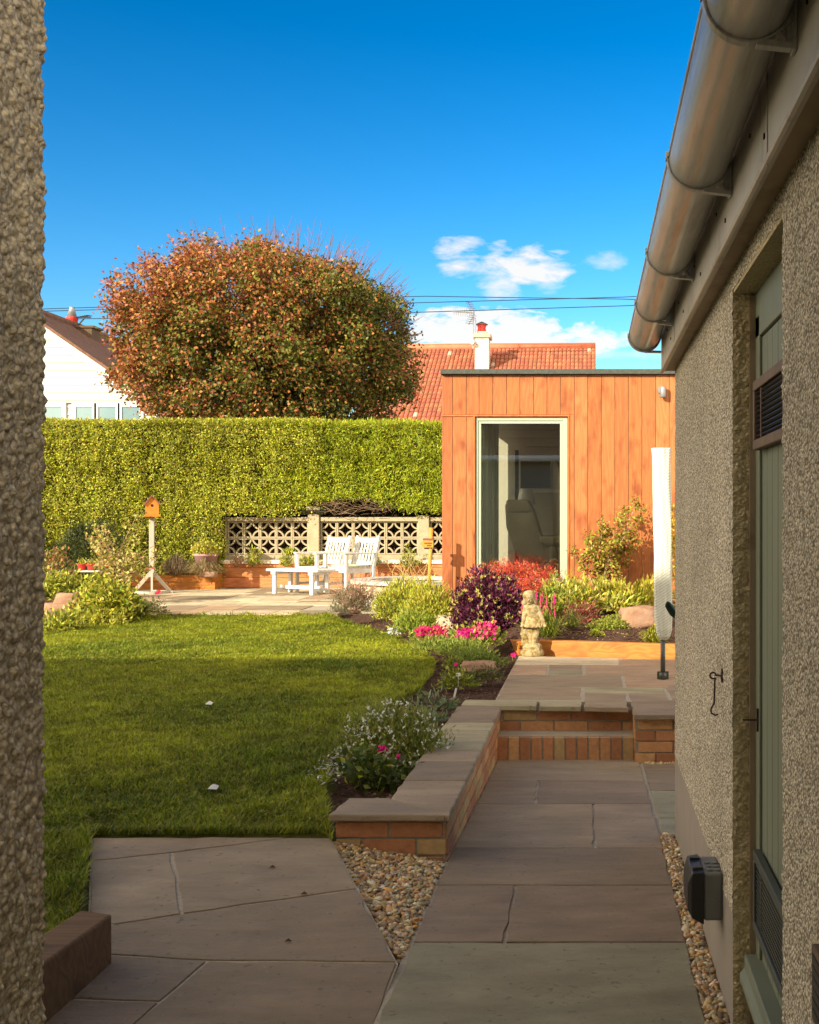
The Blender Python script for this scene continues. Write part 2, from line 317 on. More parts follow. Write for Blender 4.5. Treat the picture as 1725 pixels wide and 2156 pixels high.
M['harl'] = material('white_harling', base=(.62, .6, .56), rough=.95, nscale=25, namt=.45, bump=1, bscale=40, bdist=.03)
M['felt'] = material('roof_felt', base=(.065, .075, .07), rough=.8, nscale=30, namt=.35)
M['frame'] = material('pale_green_frame', base=(.36, .43, .35), rough=.4, nscale=5, namt=.03, spec=.5)
M['dark'] = material('dark_backing', base=(.02, .016, .013), rough=.9, namt=0)
M['black'] = material('black_plastic', base=(.012, .012, .013), rough=.35, namt=0, spec=.5)
M['greyplastic'] = material('grey_plastic', base=(.15, .16, .15), rough=.5, nscale=20, namt=.08)
M['gutter'] = material('taupe_plastic', base=(.46, .465, .45), rough=.30, nscale=9, namt=.2, coat=.05, spec=.28, stretch=(6, .5, 6), tint=((.20, .175, .14), 5, .52, .68, .6), bump=.15, bscale=6, bdist=.003)
M['fascia'] = material('taupe_fascia', base=(.44, .405, .355), rough=.4, nscale=3, namt=.2, spec=.5, tint=((.09, .07, .05), 7, .55, .7, .5))
M['soffit'] = material('stained_soffit', base=(.34, .26, .17), rough=.6, nscale=4, namt=.25, tint=((.10, .055, .03), 4, .52, .66, .75), stretch=(1, .6, 1))
M['tile_orange'] = material('orange_tile', attr=True, rough=.85, nscale=6, namt=.25, bump=.3, bscale=20, bdist=.01)
M['tile_brown'] = material('brown_tile', base=(.16, .085, .06), rough=.95, nscale=9, namt=.45, bump=.6, bscale=10, bdist=.03, tint=((.25, .2, .12), 22, .58, .68, .6))
M['red'] = material('red_clay', base=(.55, .04, .035), rough=.5, nscale=10, namt=.12)
M['terracotta'] = material('pink_pot', base=(.42, .24, .25), rough=.7, nscale=10, namt=.15)
M['metal'] = material('grey_metal', base=(.26, .28, .30), rough=.4, metal=.5, nscale=10, namt=.08)
M['darkmetal'] = material('dark_metal', base=(.09, .10, .09), rough=.45, metal=.5, namt=.1)
M['rust'] = material('rusty_iron', base=(.055, .028, .022), rough=.7, metal=.3, nscale=60, namt=.4)
M['door'] = material('grey_green_paint', base=(.165, .185, .135), rough=.5, nscale=6, namt=.12, stretch=(1, 1, .2), bump=.15, bscale=50, bdist=.002, spec=.35)
M['ventwood'] = material('vent_wood', base=(.14, .09, .06), rough=.6, nscale=14, namt=.3)
M['plinth'] = material('smooth_render', base=(.27, .235, .20), rough=.9, nscale=5, namt=.12, bump=.3, bscale=80, bdist=.002)
M['cover'] = material('white_cover', base=(.80, .81, .76), rough=.8, nscale=8, namt=.06, trans=.2)
M['twig'] = material('twig', attr=True, rough=.85, namt=0)
M['bark'] = material('bark', base=(.11, .075, .05), rough=.95, nscale=20, namt=.35, bump=.6, bscale=30, bdist=.01)
M['leather'] = material('olive_leather', base=(.30, .26, .16), rough=.38, nscale=6, namt=.12, bump=.25, bscale=40, bdist=.006, spec=.5)
M['interior'] = material('room_wall', base=(.48, .46, .38), rough=.9, nscale=3, namt=.04)
M['floorwood'] = material('floor_wood', base=(.3, .17, .08), rough=.4, nscale=6, namt=.2, stretch=(.2, 1, 1))
M['statue'] = material('weathered_stone', base=(.37, .30, .17), rough=.95, nscale=30, namt=.5, bump=1, bscale=60, bdist=.012, tint=((.20, .135, .035), 22, .47, .60, .9))
M['wire'] = material('cable', base=(.02, .05, .10), rough=.6, namt=0)
M['cushion'] = material('cushion', base=(.62, .6, .42), rough=.9, nscale=40, namt=.2)
M['signwood'] = material('sign_wood', base=(.52, .25, .05), rough=.6, nscale=20, namt=.18, stretch=(1, 1, .3))
M['brownpaint'] = material('brown_stain', base=(.20, .075, .06), rough=.6, nscale=10, namt=.15)
M['birdfront'] = material('orange_ply', base=(.56, .20, .03), rough=.6, nscale=10, namt=.12)
M['carving'] = material('carving', base=(.22, .09, .02), rough=.8, namt=0)
M['dash'] = pebble_material('pebbledash', [(.38, .32, .23), (.68, .61, .46), (.78, .71, .57), (.56, .47, .33), (.86, .80, .66), (.46, .40, .31), (.78, .72, .60)], 150, .0045, (.25, .21, .15))
M['dash_big'] = pebble_material('pebbledash_coarse', [(.42, .36, .24), (.62, .54, .38), (.70, .62, .45), (.52, .44, .29), (.78, .70, .52)], 100, .0055, (.32, .27, .18), mix=.75)
M['roughcast'] = pebble_material('roughcast', [(.58, .48, .28), (.64, .54, .33), (.52, .43, .25)], 110, .006, (.44, .36, .21), mix=.9)
gm = bpy.data.materials.new('glass'); gm.use_nodes = True; t_ = gm.node_tree; n_ = t_.nodes
fr = n_.new('ShaderNodeFresnel'); fr.inputs[0].default_value = 1.52; mu = n_.new('ShaderNodeMath'); mu.operation = 'MULTIPLY_ADD'; mu.inputs[1].default_value = 1.6; mu.inputs[2].default_value = .13
t_.links.new(fr.outputs[0], mu.inputs[0])
tr = n_.new('ShaderNodeBsdfTransparent'); tr.inputs[0].default_value = (.95, .97, .93, 1); gl = n_.new('ShaderNodeBsdfGlossy'); gl.inputs['Roughness'].default_value = 0.01
mx = n_.new('ShaderNodeMixShader'); t_.links.new(mu.outputs[0], mx.inputs[0]); t_.links.new(tr.outputs[0], mx.inputs[1]); t_.links.new(gl.outputs[0], mx.inputs[2]); t_.links.new(mx.outputs[0], n_['Material Output'].inputs[0])
M['glass'] = gm
M['house_glass'] = material('house_window_glass', base=(.16, .26, .30), rough=.12, namt=.05, nscale=2, spec=.9)

# ------------------------------------------------------------------ ground surfaces
g = MB(); g.bx(-300, 300, -60, 600, -.9, -.6); g.build('ground', M['ground'], kind='structure')
lawn_px = [(690, 1297), (760, 1323), (830, 1343), (888, 1368), (915, 1395), (910, 1420), (882, 1453), (850, 1470), (790, 1497), (745, 1522), (717, 1560), (694, 1602), (684, 1650), (690, 1700), (700, 1745)]
lawn = [gp(a, b, CH) for a, b in lawn_px]
lawn += [(-1.10, 4.93), (-2.06, 4.91), (-1.76, 4.12), (-1.64, 3.72), (-1.64, 2.9), (-9, 2.9), (-9, 12.0), gp(105, 1335, CH), gp(200, 1318, CH), gp(290, 1306, CH), gp(345, 1297, CH)]
def inside(poly, X, Yv):
    r = np.zeros(len(X), bool); n = len(poly)
    for i in range(n):
        x1, y1 = poly[i-1]; x2, y2 = poly[i]
        c = ((y1 > Yv) != (y2 > Yv)) & (X < (x2-x1)*(Yv-y1)/(y2-y1+1e-12)+x1); r ^= c
    return r
def lawn_z(x, y):
    t = np.clip((np.asarray(y, float)-4.9)/1.8, 0, 1); return -.052*(1-t*t*(3-2*t))-.03*np.clip(4.9-np.asarray(y, float), 0, 2)
# grass blades
def edge_dist(poly, X, Yv):
    d = np.full(len(X), 9.0)
    for i in range(len(poly)):
        a = np.array(poly[i-1]); b = np.array(poly[i]); ab = b-a; t = np.clip(((X-a[0])*ab[0]+(Yv-a[1])*ab[1])/(ab@ab), 0, 1)
        d = np.minimum(d, np.hypot(X-a[0]-t*ab[0], Yv-a[1]-t*ab[1]))
    return d
n = 1500000
Yv = 2.95+(15.0-2.95)*rng.random(n)**1.45; X = rng.uniform(-6.6, -.7, n)
vis = (X/Yv > -1.23/2.5) & (Yv > 3.2)
X, Yv = X[vis], Yv[vis]; k = inside(lawn, X, Yv); X, Yv = X[k], Yv[k]
keep = rng.permutation(len(X))[:330000]; X, Yv = X[keep], Yv[keep]
n = len(X); pts = np.stack([X, Yv, lawn_z(X, Yv)], 1)
ed = edge_dist(lawn, X, Yv)
def rot_noise(p, sc_, sd):
    o = 0
    for q, a in enumerate((.4, 1.5, 2.6, 3.9)):
        z_ = np.stack([p[:, 0]*math.cos(a)-p[:, 1]*math.sin(a), p[:, 0]*math.sin(a)+p[:, 1]*math.cos(a), p[:, 0]*.0], 1); o = o+fnoise(z_, sc_*(1+.13*q), sd+q*1.7)
    return o/2
cl = .5+.22*rot_noise(pts, 4.5, 1)+.34*rot_noise(pts, 15, 2)+.2*rot_noise(pts, 41, 7)
cl = np.clip(cl, 0, 1)
hgt = (.018+.026*cl)*rng.uniform(.6, 1.3, n)*(1+1.1*np.exp(-ed/.035))
ang = rng.uniform(0, 2*np.pi, n)+fnoise(pts, 9, 4)*2; lean = rng.uniform(.2, 1.1, n)
dirv = np.stack([np.cos(ang)*lean, np.sin(ang)*lean, np.ones(n)], 1); dirv = unit(dirv)
side = np.stack([-np.sin(ang+rng.normal(0, .7, n)), np.cos(ang), np.zeros(n)], 1)
wd = (.0016+.0003*Yv)*rng.uniform(.7, 1.3, n)
b0 = pts-side*wd[:, None]; b1 = pts+side*wd[:, None]; mid = pts+dirv*(hgt*.55)[:, None]
tip = pts+dirv*hgt[:, None]+np.stack([np.cos(ang), np.sin(ang), -.5*np.ones(n)], 1)*(hgt*.35*lean)[:, None]
V = np.stack([b0, b1, mid+side*wd[:, None]*.8, mid-side*wd[:, None]*.8, tip], 1).reshape(-1, 3)
bb = (np.arange(n)*5)[:, None]; T = np.concatenate([bb+[0, 1, 2], bb+[0, 2, 3], bb+[3, 2, 4]], 1).reshape(-1, 3)
pt = np.clip(.5+.4*rot_noise(pts, 2.3, 5)+rng.normal(0, .25, n), 0, 1)[:, None]
gc = (np.array([.092, .142, .010])*(1-pt)+np.array([.35, .38, .022])*pt)*(.5+.85*cl[:, None])
straw = rng.random(n) < .06; gc[straw] = np.array([.30, .25, .07])
np_mesh('grass', V, T, np.repeat(gc, 5, 0), M['grass'], kind='stuff')

st_ = .04; xs = np.arange(-9, -.8, st_); ys = np.arange(2.9, 15.1, st_); XX, YY = np.meshgrid(xs, ys); p = np.stack([XX.ravel(), YY.ravel(), lawn_z(XX.ravel(), YY.ravel())], 1)
p[:, 2] += .004*fnoise(p, 20, 2)-.002; nx = len(xs); i = (np.arange(nx-1)[None, :]+np.arange(len(ys)-1)[:, None]*nx).ravel(); T = np.stack([i, i+1, i+1+nx, i+nx], 1)
ou = ~inside(lawn, p[:, 0], p[:, 1]); ed_ = edge_dist(lawn, p[:, 0], p[:, 1]); p[ou, 2] -= .05; T = T[(~ou | (ed_ < .09))[T].all(1)]; np_mesh('lawn', p, T, None, M['turf'], kind='structure', nside=4, smooth=True)
# soil beds
def sstep(a, b, x): t = np.clip((x-a)/(b-a), 0, 1); return t*t*(3-2*t)
def soil_z(x, y):
    x = np.asarray(x, float); y = np.asarray(y, float)
    z = -.035-.05*(1-sstep(5.4, 7.4, y))
    z = z+.15*sstep(10.75, 10.95, y)*sstep(-.95, -.7, x)*(1) + .10*sstep(10.8, 14.5, y)*sstep(-3.2, -1.0, x)+.09*sstep(9, 13.5, y)*sstep(-2.9, -1.6, x)*sstep(.2, -.9, x)
    return z
def soil_sheet(name, x0, x1, y0, y1, st, skip=None, zfun=soil_z):
    xs = np.arange(x0, x1+st, st); ys = np.arange(y0, y1+st, st); XX, YY = np.meshgrid(xs, ys); p = np.stack([XX.ravel(), YY.ravel(), 0*XX.ravel()], 1)
    p[:, 2] = zfun(p[:, 0], p[:, 1])+.012*fnoise(p, 9, 3)+.008*fnoise(p, 31, 6)+rng.normal(0, .003, len(p))
    inl = inside(lawn, p[:, 0], p[:, 1]) & (edge_dist(lawn, p[:, 0], p[:, 1]) > .05); p[inl, 2] -= .09
    nx = len(xs); i = np.arange(len(xs)-1)[None, :]+np.arange(len(ys)-1)[:, None]*nx; i = i.ravel()
    T = np.stack([i, i+1, i+1+nx, i+nx], 1)
    if skip is not None:
        cx = p[T, 0].mean(1); cy = p[T, 1].mean(1); T = T[~skip(cx, cy)]
    return np_mesh(name, p, T, None, M['soil'], kind='structure', nside=4, smooth=True)
def up_left(Y): return np.interp(Y, [7.8, 10.9], [wx(1045, 7.8)-.0, wx(1094, 10.8)])
soil_sheet('soil', -3.4, 3.0, 5.12, 15.6, .035, skip=lambda x, y: ((x > -.80) & (y < 8.0)) | ((x < -1.2) & (y > 15.4) & False) | ((y < 10.7) & (x > -.3)))
def pat_x(y): return np.interp(y, [14.9, 19.4], [-5.36, wx(258, 19.4)])
def soil_l(x, y): return -.03+.12*sstep(13.0, 15.5, y)*sstep(0, -.35, x-pat_x(y))
soil_sheet('soil', -10, -4.9, 12.0, 19.5, .05, zfun=soil_l, skip=lambda x, y: (x > pat_x(y)+.05) & (y > 14.95))
# loose bark chips and clods on the beds
def chips(name, n, X, Y_, zf):
    z = zf(X, Y_)+.008
    Pt = np.stack([X, Y_, z], 1); D = rng.normal(0, 1, (n, 3)); D[:, 2] *= .3; Nn = rng.normal(0, .4, (n, 3)); Nn[:, 2] = 1
    return leaves(name, Pt, D, Nn, rng.uniform(.012, .035, n), rng.uniform(.008, .018, n), palette(n, [(.09, .045, .03), (.16, .09, .06), (.05, .03, .02), (.30, .2, .13)], [5, 3, 3, 1.2]), M['twig'], kind='stuff')
n = 34000; X = rng.uniform(-3.2, 1.4, n); Y_ = rng.uniform(5.2, 14.3, n); ok = ~inside(lawn, X, Y_) & ~((X > -.86) & (Y_ < 8)) & ~((X > up_left(Y_)) & (Y_ < 10.75) & (Y_ >= 8)); X, Y_ = X[ok], Y_[ok]
chips('bark_chips', len(X), X, Y_, soil_z)
n = 5000; X = rng.uniform(-7.2, -5.1, n); Y_ = rng.uniform(12.4, 16, n); ok = ~inside(lawn, X, Y_); X, Y_ = X[ok], Y_[ok]
chips('bark_chips', len(X), X, Y_, soil_l)

# ------------------------------------------------------------------ paving
TONES = {'p': (.275, .212, .145), 'P': (.225, .172, .120), 'g': (.33, .295, .185), 'G': (.255, .235, .155), 't': (.28, .215, .142), 'w': (.58, .49, .34), 'o': (.38, .265, .17), 'c': (.52, .43, .30)}
def tone(k): j = random.uniform(.93, 1.07); return tuple(v*j*random.uniform(.98, 1.02) for v in TONES[k])
def shrink(poly, d):
    cx = sum(p[0] for p in poly)/len(poly); cy = sum(p[1] for p in poly)/len(poly); n = len(poly)
    if sum(poly[i-1][0]*poly[i][1]-poly[i][0]*poly[i-1][1] for i in range(n)) < 0: poly = poly[::-1]
    out = []
    for i in range(n):
        a, b, c = Vector(poly[i-1]), Vector(poly[i]), Vector(poly[(i+1) % n]); e1 = (b-a).normalized(); e2 = (c-b).normalized()
        n1 = Vector((-e1.y, e1.x)); n2 = Vector((-e2.y, e2.x)); m = (n1+n2); m = m/max(.35, (1+n1.dot(n2)))
        out.append((b.x+m.x*d, b.y+m.y*d))
    return out
def wobble(poly, amp=.003, step=.09):
    out = []
    n = len(poly)
    for i in range(n):
        a = Vector(poly[i]); b = Vector(poly[(i+1) % n]); k = max(1, int((b-a).length/step))
        for q in range(k):
            p = a.lerp(b, q/k); out.append((p.x+random.gauss(0, amp) if q else p.x, p.y+random.gauss(0, amp) if q else p.y))
    return out
def lowpath_z(p): return CH-path_drop(p[1])
def leftpave_drop(Y): return 1.33+(4.9-Y)*.052
def left_z(p): return CH-leftpave_drop(p[1])
# lower path slabs (corners read from the photograph on the sloping path plane)
lp = MB()
XL, XR = -.585, .325
def row(y0, y1, cuts, tones, xl=XL, xr=XR):
    for a, b, tn in zip(cuts[:-1], cuts[1:], tones):
        def cx(c, py):
            if c == 'L': g_ = gp(1000, py, path_drop); return (xl, g_[1])
            if c == 'R': g_ = gp(1000, py, path_drop); return (xr, g_[1])
            return gp(c[0] if py == y0 else c[1], py, path_drop)
        poly = [cx(a, y1), cx(b, y1), cx(b, y0), cx(a, y0)]
        lp.prism(wobble(shrink(poly, .006)), lambda p: lowpath_z(p)-.05, lowpath_z, tone(tn))
row(1598, 1643, ['L', 'R'], 'p'); row(1643, 1692, ['L', (1133, 1128), 'R'], 'pP'); row(1692, 1785, ['L', (1249, 1253), 'R'], 'tp')
row(1785, 1863, ['L', 'R'], 'P'); row(1863, 1983, ['L', (1085, 1062), 'R'], 'PP'); row(1983, 2250, ['L', 'R'], 'G'); row(2250, 2700, ['L', (1000, 990), 'R'], 'pG')
# right-hand strip of slabs beyond the end of the outhouse
for y0, y1, tn in ((1600, 1622, 'P'), (1622, 1664, 'P'), (1664, 1722, 'G'), (1722, 1756, 'G')):
    a = gp(1000, y0, path_drop)[1]; b = gp(1000, y1, path_drop)[1]
    lp.prism(wobble(shrink([(.335, b), (1.3, b), (1.3, a), (.335, a)], .006)), lambda p: lowpath_z(p)-.05, lowpath_z, tone(tn))
lp.build('path', M['slab'], kind='structure', bevel=.003)
mo = MB()
ys = [1.2, 2, 3.5, 4.2, 4.88, 5.3, 6.4, 7.65]
for a, b in zip(ys[:-1], ys[1:]): mo.prism([(XL-.01, a), (1.3 if a > 4.8 else .335, a), (1.3 if a > 4.8 else .335, b), (XL-.01, b)], -.55, lambda p: lowpath_z(p)-.0085)
mo.build('path', M['mortar'], kind='structure')
# left paving, laid askew
z8 = lambda x, y: gp(69+.48*x, 1587+.48*y, leftpave_drop)
LS = [([(258, 366), (1120, 367), (610, 432), (252, 468)], 'p'), ([(252, 468), (610, 432), (655, 700), (350, 748), (243, 690)], 'p'), ([(610, 432), (1120, 367), (1312, 368), (1425, 590), (655, 700)], 't'),
      ([(243, 690), (350, 748), (655, 700), (1425, 590), (1604, 913), (770, 905), (345, 880), (243, 860)], 'P'), ([(100, 870), (345, 880), (770, 905), (560, 1085), (40, 1070)], 'P'),
      ([(770, 905), (1604, 913), (1480, 1240), (380, 1240), (560, 1085)], 'P'), ([(40, 1070), (560, 1085), (380, 1240), (-60, 1240)], 'P'), ([(-60, 1240), (1480, 1240), (1350, 1600), (-400, 1600)], 'P')]
lq = MB()
for poly, tn in LS: lq.prism(wobble(shrink([z8(*q) for q in poly], .006), .0035), lambda p: left_z(p)-.05, left_z, tone(tn))
lq.build('paving', M['slab'], kind='structure', bevel=.003)
mo = MB(); mo.prism([z8(256, 368), z8(1310, 370), z8(1603, 916), z8(1340, 1600), z8(-400, 1600), z8(100, 870), z8(245, 690)], -.55, lambda p: left_z(p)-.005); mo.build('paving', M['mortar'], kind='structure')

# upper patio
UD = CH-.015
z4 = lambda x, y: gp(828+.36*x, 1138.5+.36*y, UD)
up = MB(); UZ = .015
US = [([(735, 672), (1325, 688), (1325, 727), (703, 724)], 'w'), ([(1325, 688), (1760, 696), (1790, 730), (1325, 727)], 'o'),
      ([(703, 724), (908, 724), (897, 783), (672, 783)], 'o'), ([(908, 724), (1115, 726), (1113, 756), (904, 755)], 'p'), ([(904, 755), (1113, 756), (1110, 784), (897, 783)], 'G'), ([(1120, 726), (1790, 730), (1850, 790), (1118, 786)], 'o'),
      ([(672, 783), (1340, 788), (1350, 857), (638, 853)], 't'), ([(1345, 788), (1850, 792), (1585, 860), (1355, 857)], 'o'), ([(1585, 860), (1850, 792), (1900, 930), (1625, 930)], 'p'),
      ([(638, 853), (1105, 857), (1105, 931), (600, 927)], 't'), ([(1112, 857), (1590, 860), (1600, 890), (1112, 890)], 'g'), ([(1112, 890), (1365, 890), (1385, 978), (1112, 972)], 'p'), ([(1368, 890), (1600, 892), (1618, 930), (1378, 930)], 'p'),
      ([(415, 928), (848, 931), (845, 968), (388, 962)], 'g'), ([(852, 931), (1106, 932), (1104, 972), (848, 970)], 'g'), ([(1385, 932), (1900, 932), (1950, 1020), (1398, 1019)], 'P')]
for poly, tn in US: up.prism(wobble(shrink([z4(*q) for q in poly], .009), .004), UZ-.032, UZ, tone(tn))
up.build('patio', M['slab'], kind='structure', bevel=.004)
mo = MB(); mo.prism([z4(735, 672), z4(1760, 698), z4(1900, 930), z4(1900, 940), z4(640, 938), z4(600, 925)], -.25, UZ-.003); mo.build('patio', M['mortar'], kind='structure')
# far patio
fp = MB(); z = .03; fx0 = -11.0
yy = 14.93; r_ = random.Random(3)
while yy < 20.6:
    dy = r_.choice([.29, .56, .56, .86]); x = fx0+r_.uniform(0, .5)
    while x < 4:
        dx = r_.choice([.56, .86, .86, .56, .29])*1.02
        if not (x+dx > -3.15 and yy < 15.9) and not (x+dx*.5 < float(pat_x(yy+dy/2))) and not (x > -1.75): fp.prism(shrink([(x, yy), (x+dx, yy), (x+dx, yy+dy), (x, yy+dy)], .008), z-.04, z, tone(r_.choice('cwtowwtc')))
        x += dx
    yy += dy
fp.build('patio', M['slab'], kind='structure')
mo = MB(); mo.prism([(-5.35, 14.95), (-3.3, 14.95), (-3.1, 15.9), (4, 15.9), (4, 20.9), (-12, 20.9), (-12, 19.4), (wx(258, 19.4), 19.4)], -.3, z-.007); mo.build('patio', M['mortar'], kind='structure')

r9 = random.Random(31)
for (a, b) in ((573, 1829), (606, 1985), (640, 1885)):
    x_, y_ = gp(a, b, leftpave_drop); z_ = left_z((x_, y_)); mb = MB(); mb.add([(x_-.012, y_, z_+.004), (x_, y_-.009, z_+.008), (x_+.014, y_+.003, z_+.004), (x_, y_+.010, z_+.012)], [(0, 1, 2), (0, 2, 3)], (.07, .04, .02)); o = mb.build('fallen_leaf', M['twig']); setp(o, 'crumpled dark fallen leaf lying on the near left paving', 'leaf', 'fallen leaves on the left paving')
# gravel
ICO = None
def ico():
    t = (1+5**.5)/2; v = [(-1, t, 0), (1, t, 0), (-1, -t, 0), (1, -t, 0), (0, -1, t), (0, 1, t), (0, -1, -t), (0, 1, -t), (t, 0, -1), (t, 0, 1), (-t, 0, -1), (-t, 0, 1)]
    f = [(0, 11, 5), (0, 5, 1), (0, 1, 7), (0, 7, 10), (0, 10, 11), (1, 5, 9), (5, 11, 4), (11, 10, 2), (10, 7, 6), (7, 1, 8), (3, 9, 4), (3, 4, 2), (3, 2, 6), (3, 6, 8), (3, 8, 9), (4, 9, 5), (2, 4, 11), (6, 2, 10), (8, 6, 7), (9, 8, 1)]
    v = [Vector(a).normalized() for a in v]; cache = {}; nf = []
    def mid(a, b):
        k = (min(a, b), max(a, b))
        if k not in cache: cache[k] = len(v); v.append((v[a]+v[b]).normalized())
        return cache[k]
    for a, b, c in f: ab, bc, ca = mid(a, b), mid(b, c), mid(c, a); nf += [(a, ab, ca), (b, bc, ab), (c, ca, bc), (ab, bc, ca)]
    return np.array([list(a) for a in v]), np.array(nf)
IV, IF = ico()
def stones(name, X, Yv, Z, size, cols, wts=None, flat=.55, parent=None, kind='stuff', mat='stonechip'):
    n = len(X); u = IV[None]*(1+.28*np.sin(IV[None, :, [1, 2, 0]]*rng.uniform(1, 3.5, (n, 1, 3))+rng.uniform(0, 6, (n, 1, 3)))).prod(2, keepdims=True)**.7
    S = size[:, None, None]*np.stack([rng.uniform(.8, 1.35, n), rng.uniform(.6, 1.0, n), rng.uniform(flat*.7, flat*1.2, n)], 1)[:, None, :]
    u = u*S; a = rng.uniform(0, 6.28, n); b = rng.normal(0, .45, n); ca, sa, cb, sb = np.cos(a), np.sin(a), np.cos(b), np.sin(b)
    x = u[:, :, 0]*cb[:, None]-u[:, :, 2]*sb[:, None]; zz = u[:, :, 0]*sb[:, None]+u[:, :, 2]*cb[:, None]; y = u[:, :, 1]
    x2 = x*ca[:, None]-y*sa[:, None]; y2 = x*sa[:, None]+y*ca[:, None]
    V = np.stack([x2+X[:, None], y2+Yv[:, None], zz+Z[:, None]], 2).reshape(-1, 3)
    T = (IF[None]+(np.arange(n)*len(IV))[:, None, None]).reshape(-1, 3)
    return np_mesh(name, V, T, np.repeat(palette(n, cols, wts), len(IV), 0), M[mat], parent, kind, smooth=True)
GC = [(.44, .32, .15), (.56, .45, .26), (.34, .20, .08), (.64, .56, .40), (.22, .17, .11), (.50, .28, .09), (.32, .28, .20), (.42, .28, .15)]
tri = [(-1.06, 4.9), (-.59, 4.88), (-.60, 3.76)]
n = 9000; X = rng.uniform(-1.1, -.55, n); Yv = rng.uniform(3.7, 5.0, n); k = inside(tri, X, Yv); X, Yv = X[k], Yv[k]
def gz(x, y): return np.interp(x, [-1.06, -.58], [-.075, -.155])*(y-3.73)/(4.9-3.73)+(-.135)*(1-(y-3.73)/(4.9-3.73))
stones('gravel', X, Yv, gz(X, Yv)-.012+rng.uniform(-.012, .014, len(X)), rng.uniform(.007, .0135, len(X)), GC)
mo = MB(); mo.prism([(-1.07, 4.92), (-.58, 4.92), (-.595, 3.7)], -.5, lambda p: float(gz(p[0], p[1]))-.03); mo.build('ground', M['soil'], kind='structure')
n = 2600; X = rng.uniform(.328, .388, n); Yv = rng.uniform(2.6, 5.42, n)
n2 = 160; X = np.concatenate([X, rng.uniform(.35, .75, n2)]); Yv = np.concatenate([Yv, rng.uniform(7.44, 7.52, n2)])
zz = CH-np.array([path_drop(a) for a in Yv])
stones('gravel', X, Yv, zz-.008+rng.uniform(-.010, .012, len(X)), rng.uniform(.007, .0135, len(X)), GC)
mo = MB(); mo.prism([(.325, 1.2), (.40, 1.2), (.40, 5.45), (.325, 5.45)], -.5, lambda p: lowpath_z(p)-.025); mo.build('ground', M['soil'], kind='structure')

# ------------------------------------------------------------------ brickwork
BC = [(.38, .175, .075), (.42, .21, .095), (.34, .15, .07), (.43, .24, .11), (.36, .24, .11), (.39, .18, .085)]
def bcol(): j = random.uniform(.85, 1.15); return tuple(v*j for v in random.choice(BC))
def brick_run(mb, a, b, ztop, courses, bl=.215, bh=.062, mj=.010, off=0.0, zmin=-9, out=.006, depth=.09):
    """courses of bricks from a to b (x, y), down from ztop; bricks stand proud of the mortar by out, to the left of a->b normal"""
    a = Vector(a); b = Vector(b); d = (b-a); L = d.length; d.normalize(); nrm = Vector((d.y, -d.x))
    for c in range(courses):
        z1 = ztop-c*(bh+mj)-mj; z0 = z1-bh
        s = -((c % 2)*(bl+mj)/2+off)
        while s < L:
            s0 = max(s, 0); s1 = min(s+bl, L)
            if s1-s0 > .015:
                p = a+d*(s0+s1)/2+nrm*(out-depth/2); mb.box((p.x, p.y, (z0+z1)/2), (s1-s0, depth, z1-z0), rz=math.atan2(d.y, d.x), col=bcol())
            s += bl+mj
rw = thing('retaining_wall', 'low brick retaining wall with purple and buff sandstone coping, beside the lower path', 'wall', (-.72, 6.4, -.3))
CZ = lambda Y: float(np.interp(Y, [4.88, 8.0], [.04, .015]))
mb = MB(); mb.bx(-.85, -.5945, 4.93, 7.93, -.5, -.012); mb.bx(-1.038, -.5950, 4.9125, 5.17, -.5, .008); mb.build('mortar_core', M['bmortar'], rw)
mb = MB(); brick_run(mb, (-1.045, 4.91), (-.592, 4.91), .012, 4); brick_run(mb, (-.592, 4.92), (-.592, 7.92), -.0, 5, off=.1)
mb.build('brickwork', M['brick'], rw, bevel=.0025)
seams = [1709.6, 1644, 1603, 1577.7, 1534, 1517, 1484.6]
sy = [F*(CH-.032)/(s-VY) for s in seams]; sy[0] = 4.87; sy[-1] = 7.80
tn = 'tPpggP'
mid_ = (-.862, 5.17)
f0 = [(-1.07, 4.87), (-.60, 4.87), (-.862, 5.17), (-1.07, 5.17)]
cop = MB(); cop.prism(wobble(shrink([(-1.072, 4.87), (-.585, 4.868), (-.865, 5.165), (-1.045, 5.165)], .003), .003, .06), .012, .042, tone('p')); cop.build('coping_stone', M['slab'], rw, bevel=.006)
for i in range(len(sy)-1):
    a, b = sy[i]+.007, sy[i+1]-.007
    if i == 0: poly = [(-.572, 4.875), (-.572, b), (-.862, b), (-.862, 5.175), (-.60, 4.885)]
    else: poly = [(-.862, a), (-.572, a), (-.572, b), (-.862, b)]
    cop = MB(); cop.prism(wobble(poly, .003, .06), lambda p: CZ(p[1])-.030, lambda p: CZ(p[1]), tone(tn[i])); cop.build('coping_stone', M['slab'], rw, bevel=.006)
st = thing('brick_steps', 'two brick garden steps with soldier-course riser leading to the upper patio', 'steps', (-.15, 7.7, -.3))
SZ = CH-1.426
mb = MB(); mb.bx(-.592, .293, 7.628, 8.0, -.5, SZ-.006); mb.bx(-.592, .293, 7.8675, 8.1, SZ-.01, UZ-.035); mb.build('mortar_core', M['bmortar'], st)
mb = MB(); x = -.589
while x < .26: mb.bx(x, x+.064, 7.62, 7.652, -.31, SZ, bcol()); x += .0738
mb.build('soldier_course', M['brick'], st, bevel=.003)
mb = MB(); brick_run(mb, (-.592, 7.865), (.293, 7.865), UZ-.028, 2, off=-.03); mb.build('riser_bricks', M['brick'], st, bevel=.0025)
mb = MB(); mb.prism(wobble([(-.59, 7.655), (.292, 7.655), (.292, 7.866), (-.59, 7.866)], .001), SZ-.03, SZ+.002, (.34, .285, .21)); mb.build('tread', M['slab'], st)
pr = thing('brick_pier', 'brick wall end right of the steps, under a dark purple slab', 'wall', (.8, 7.6, -.3))
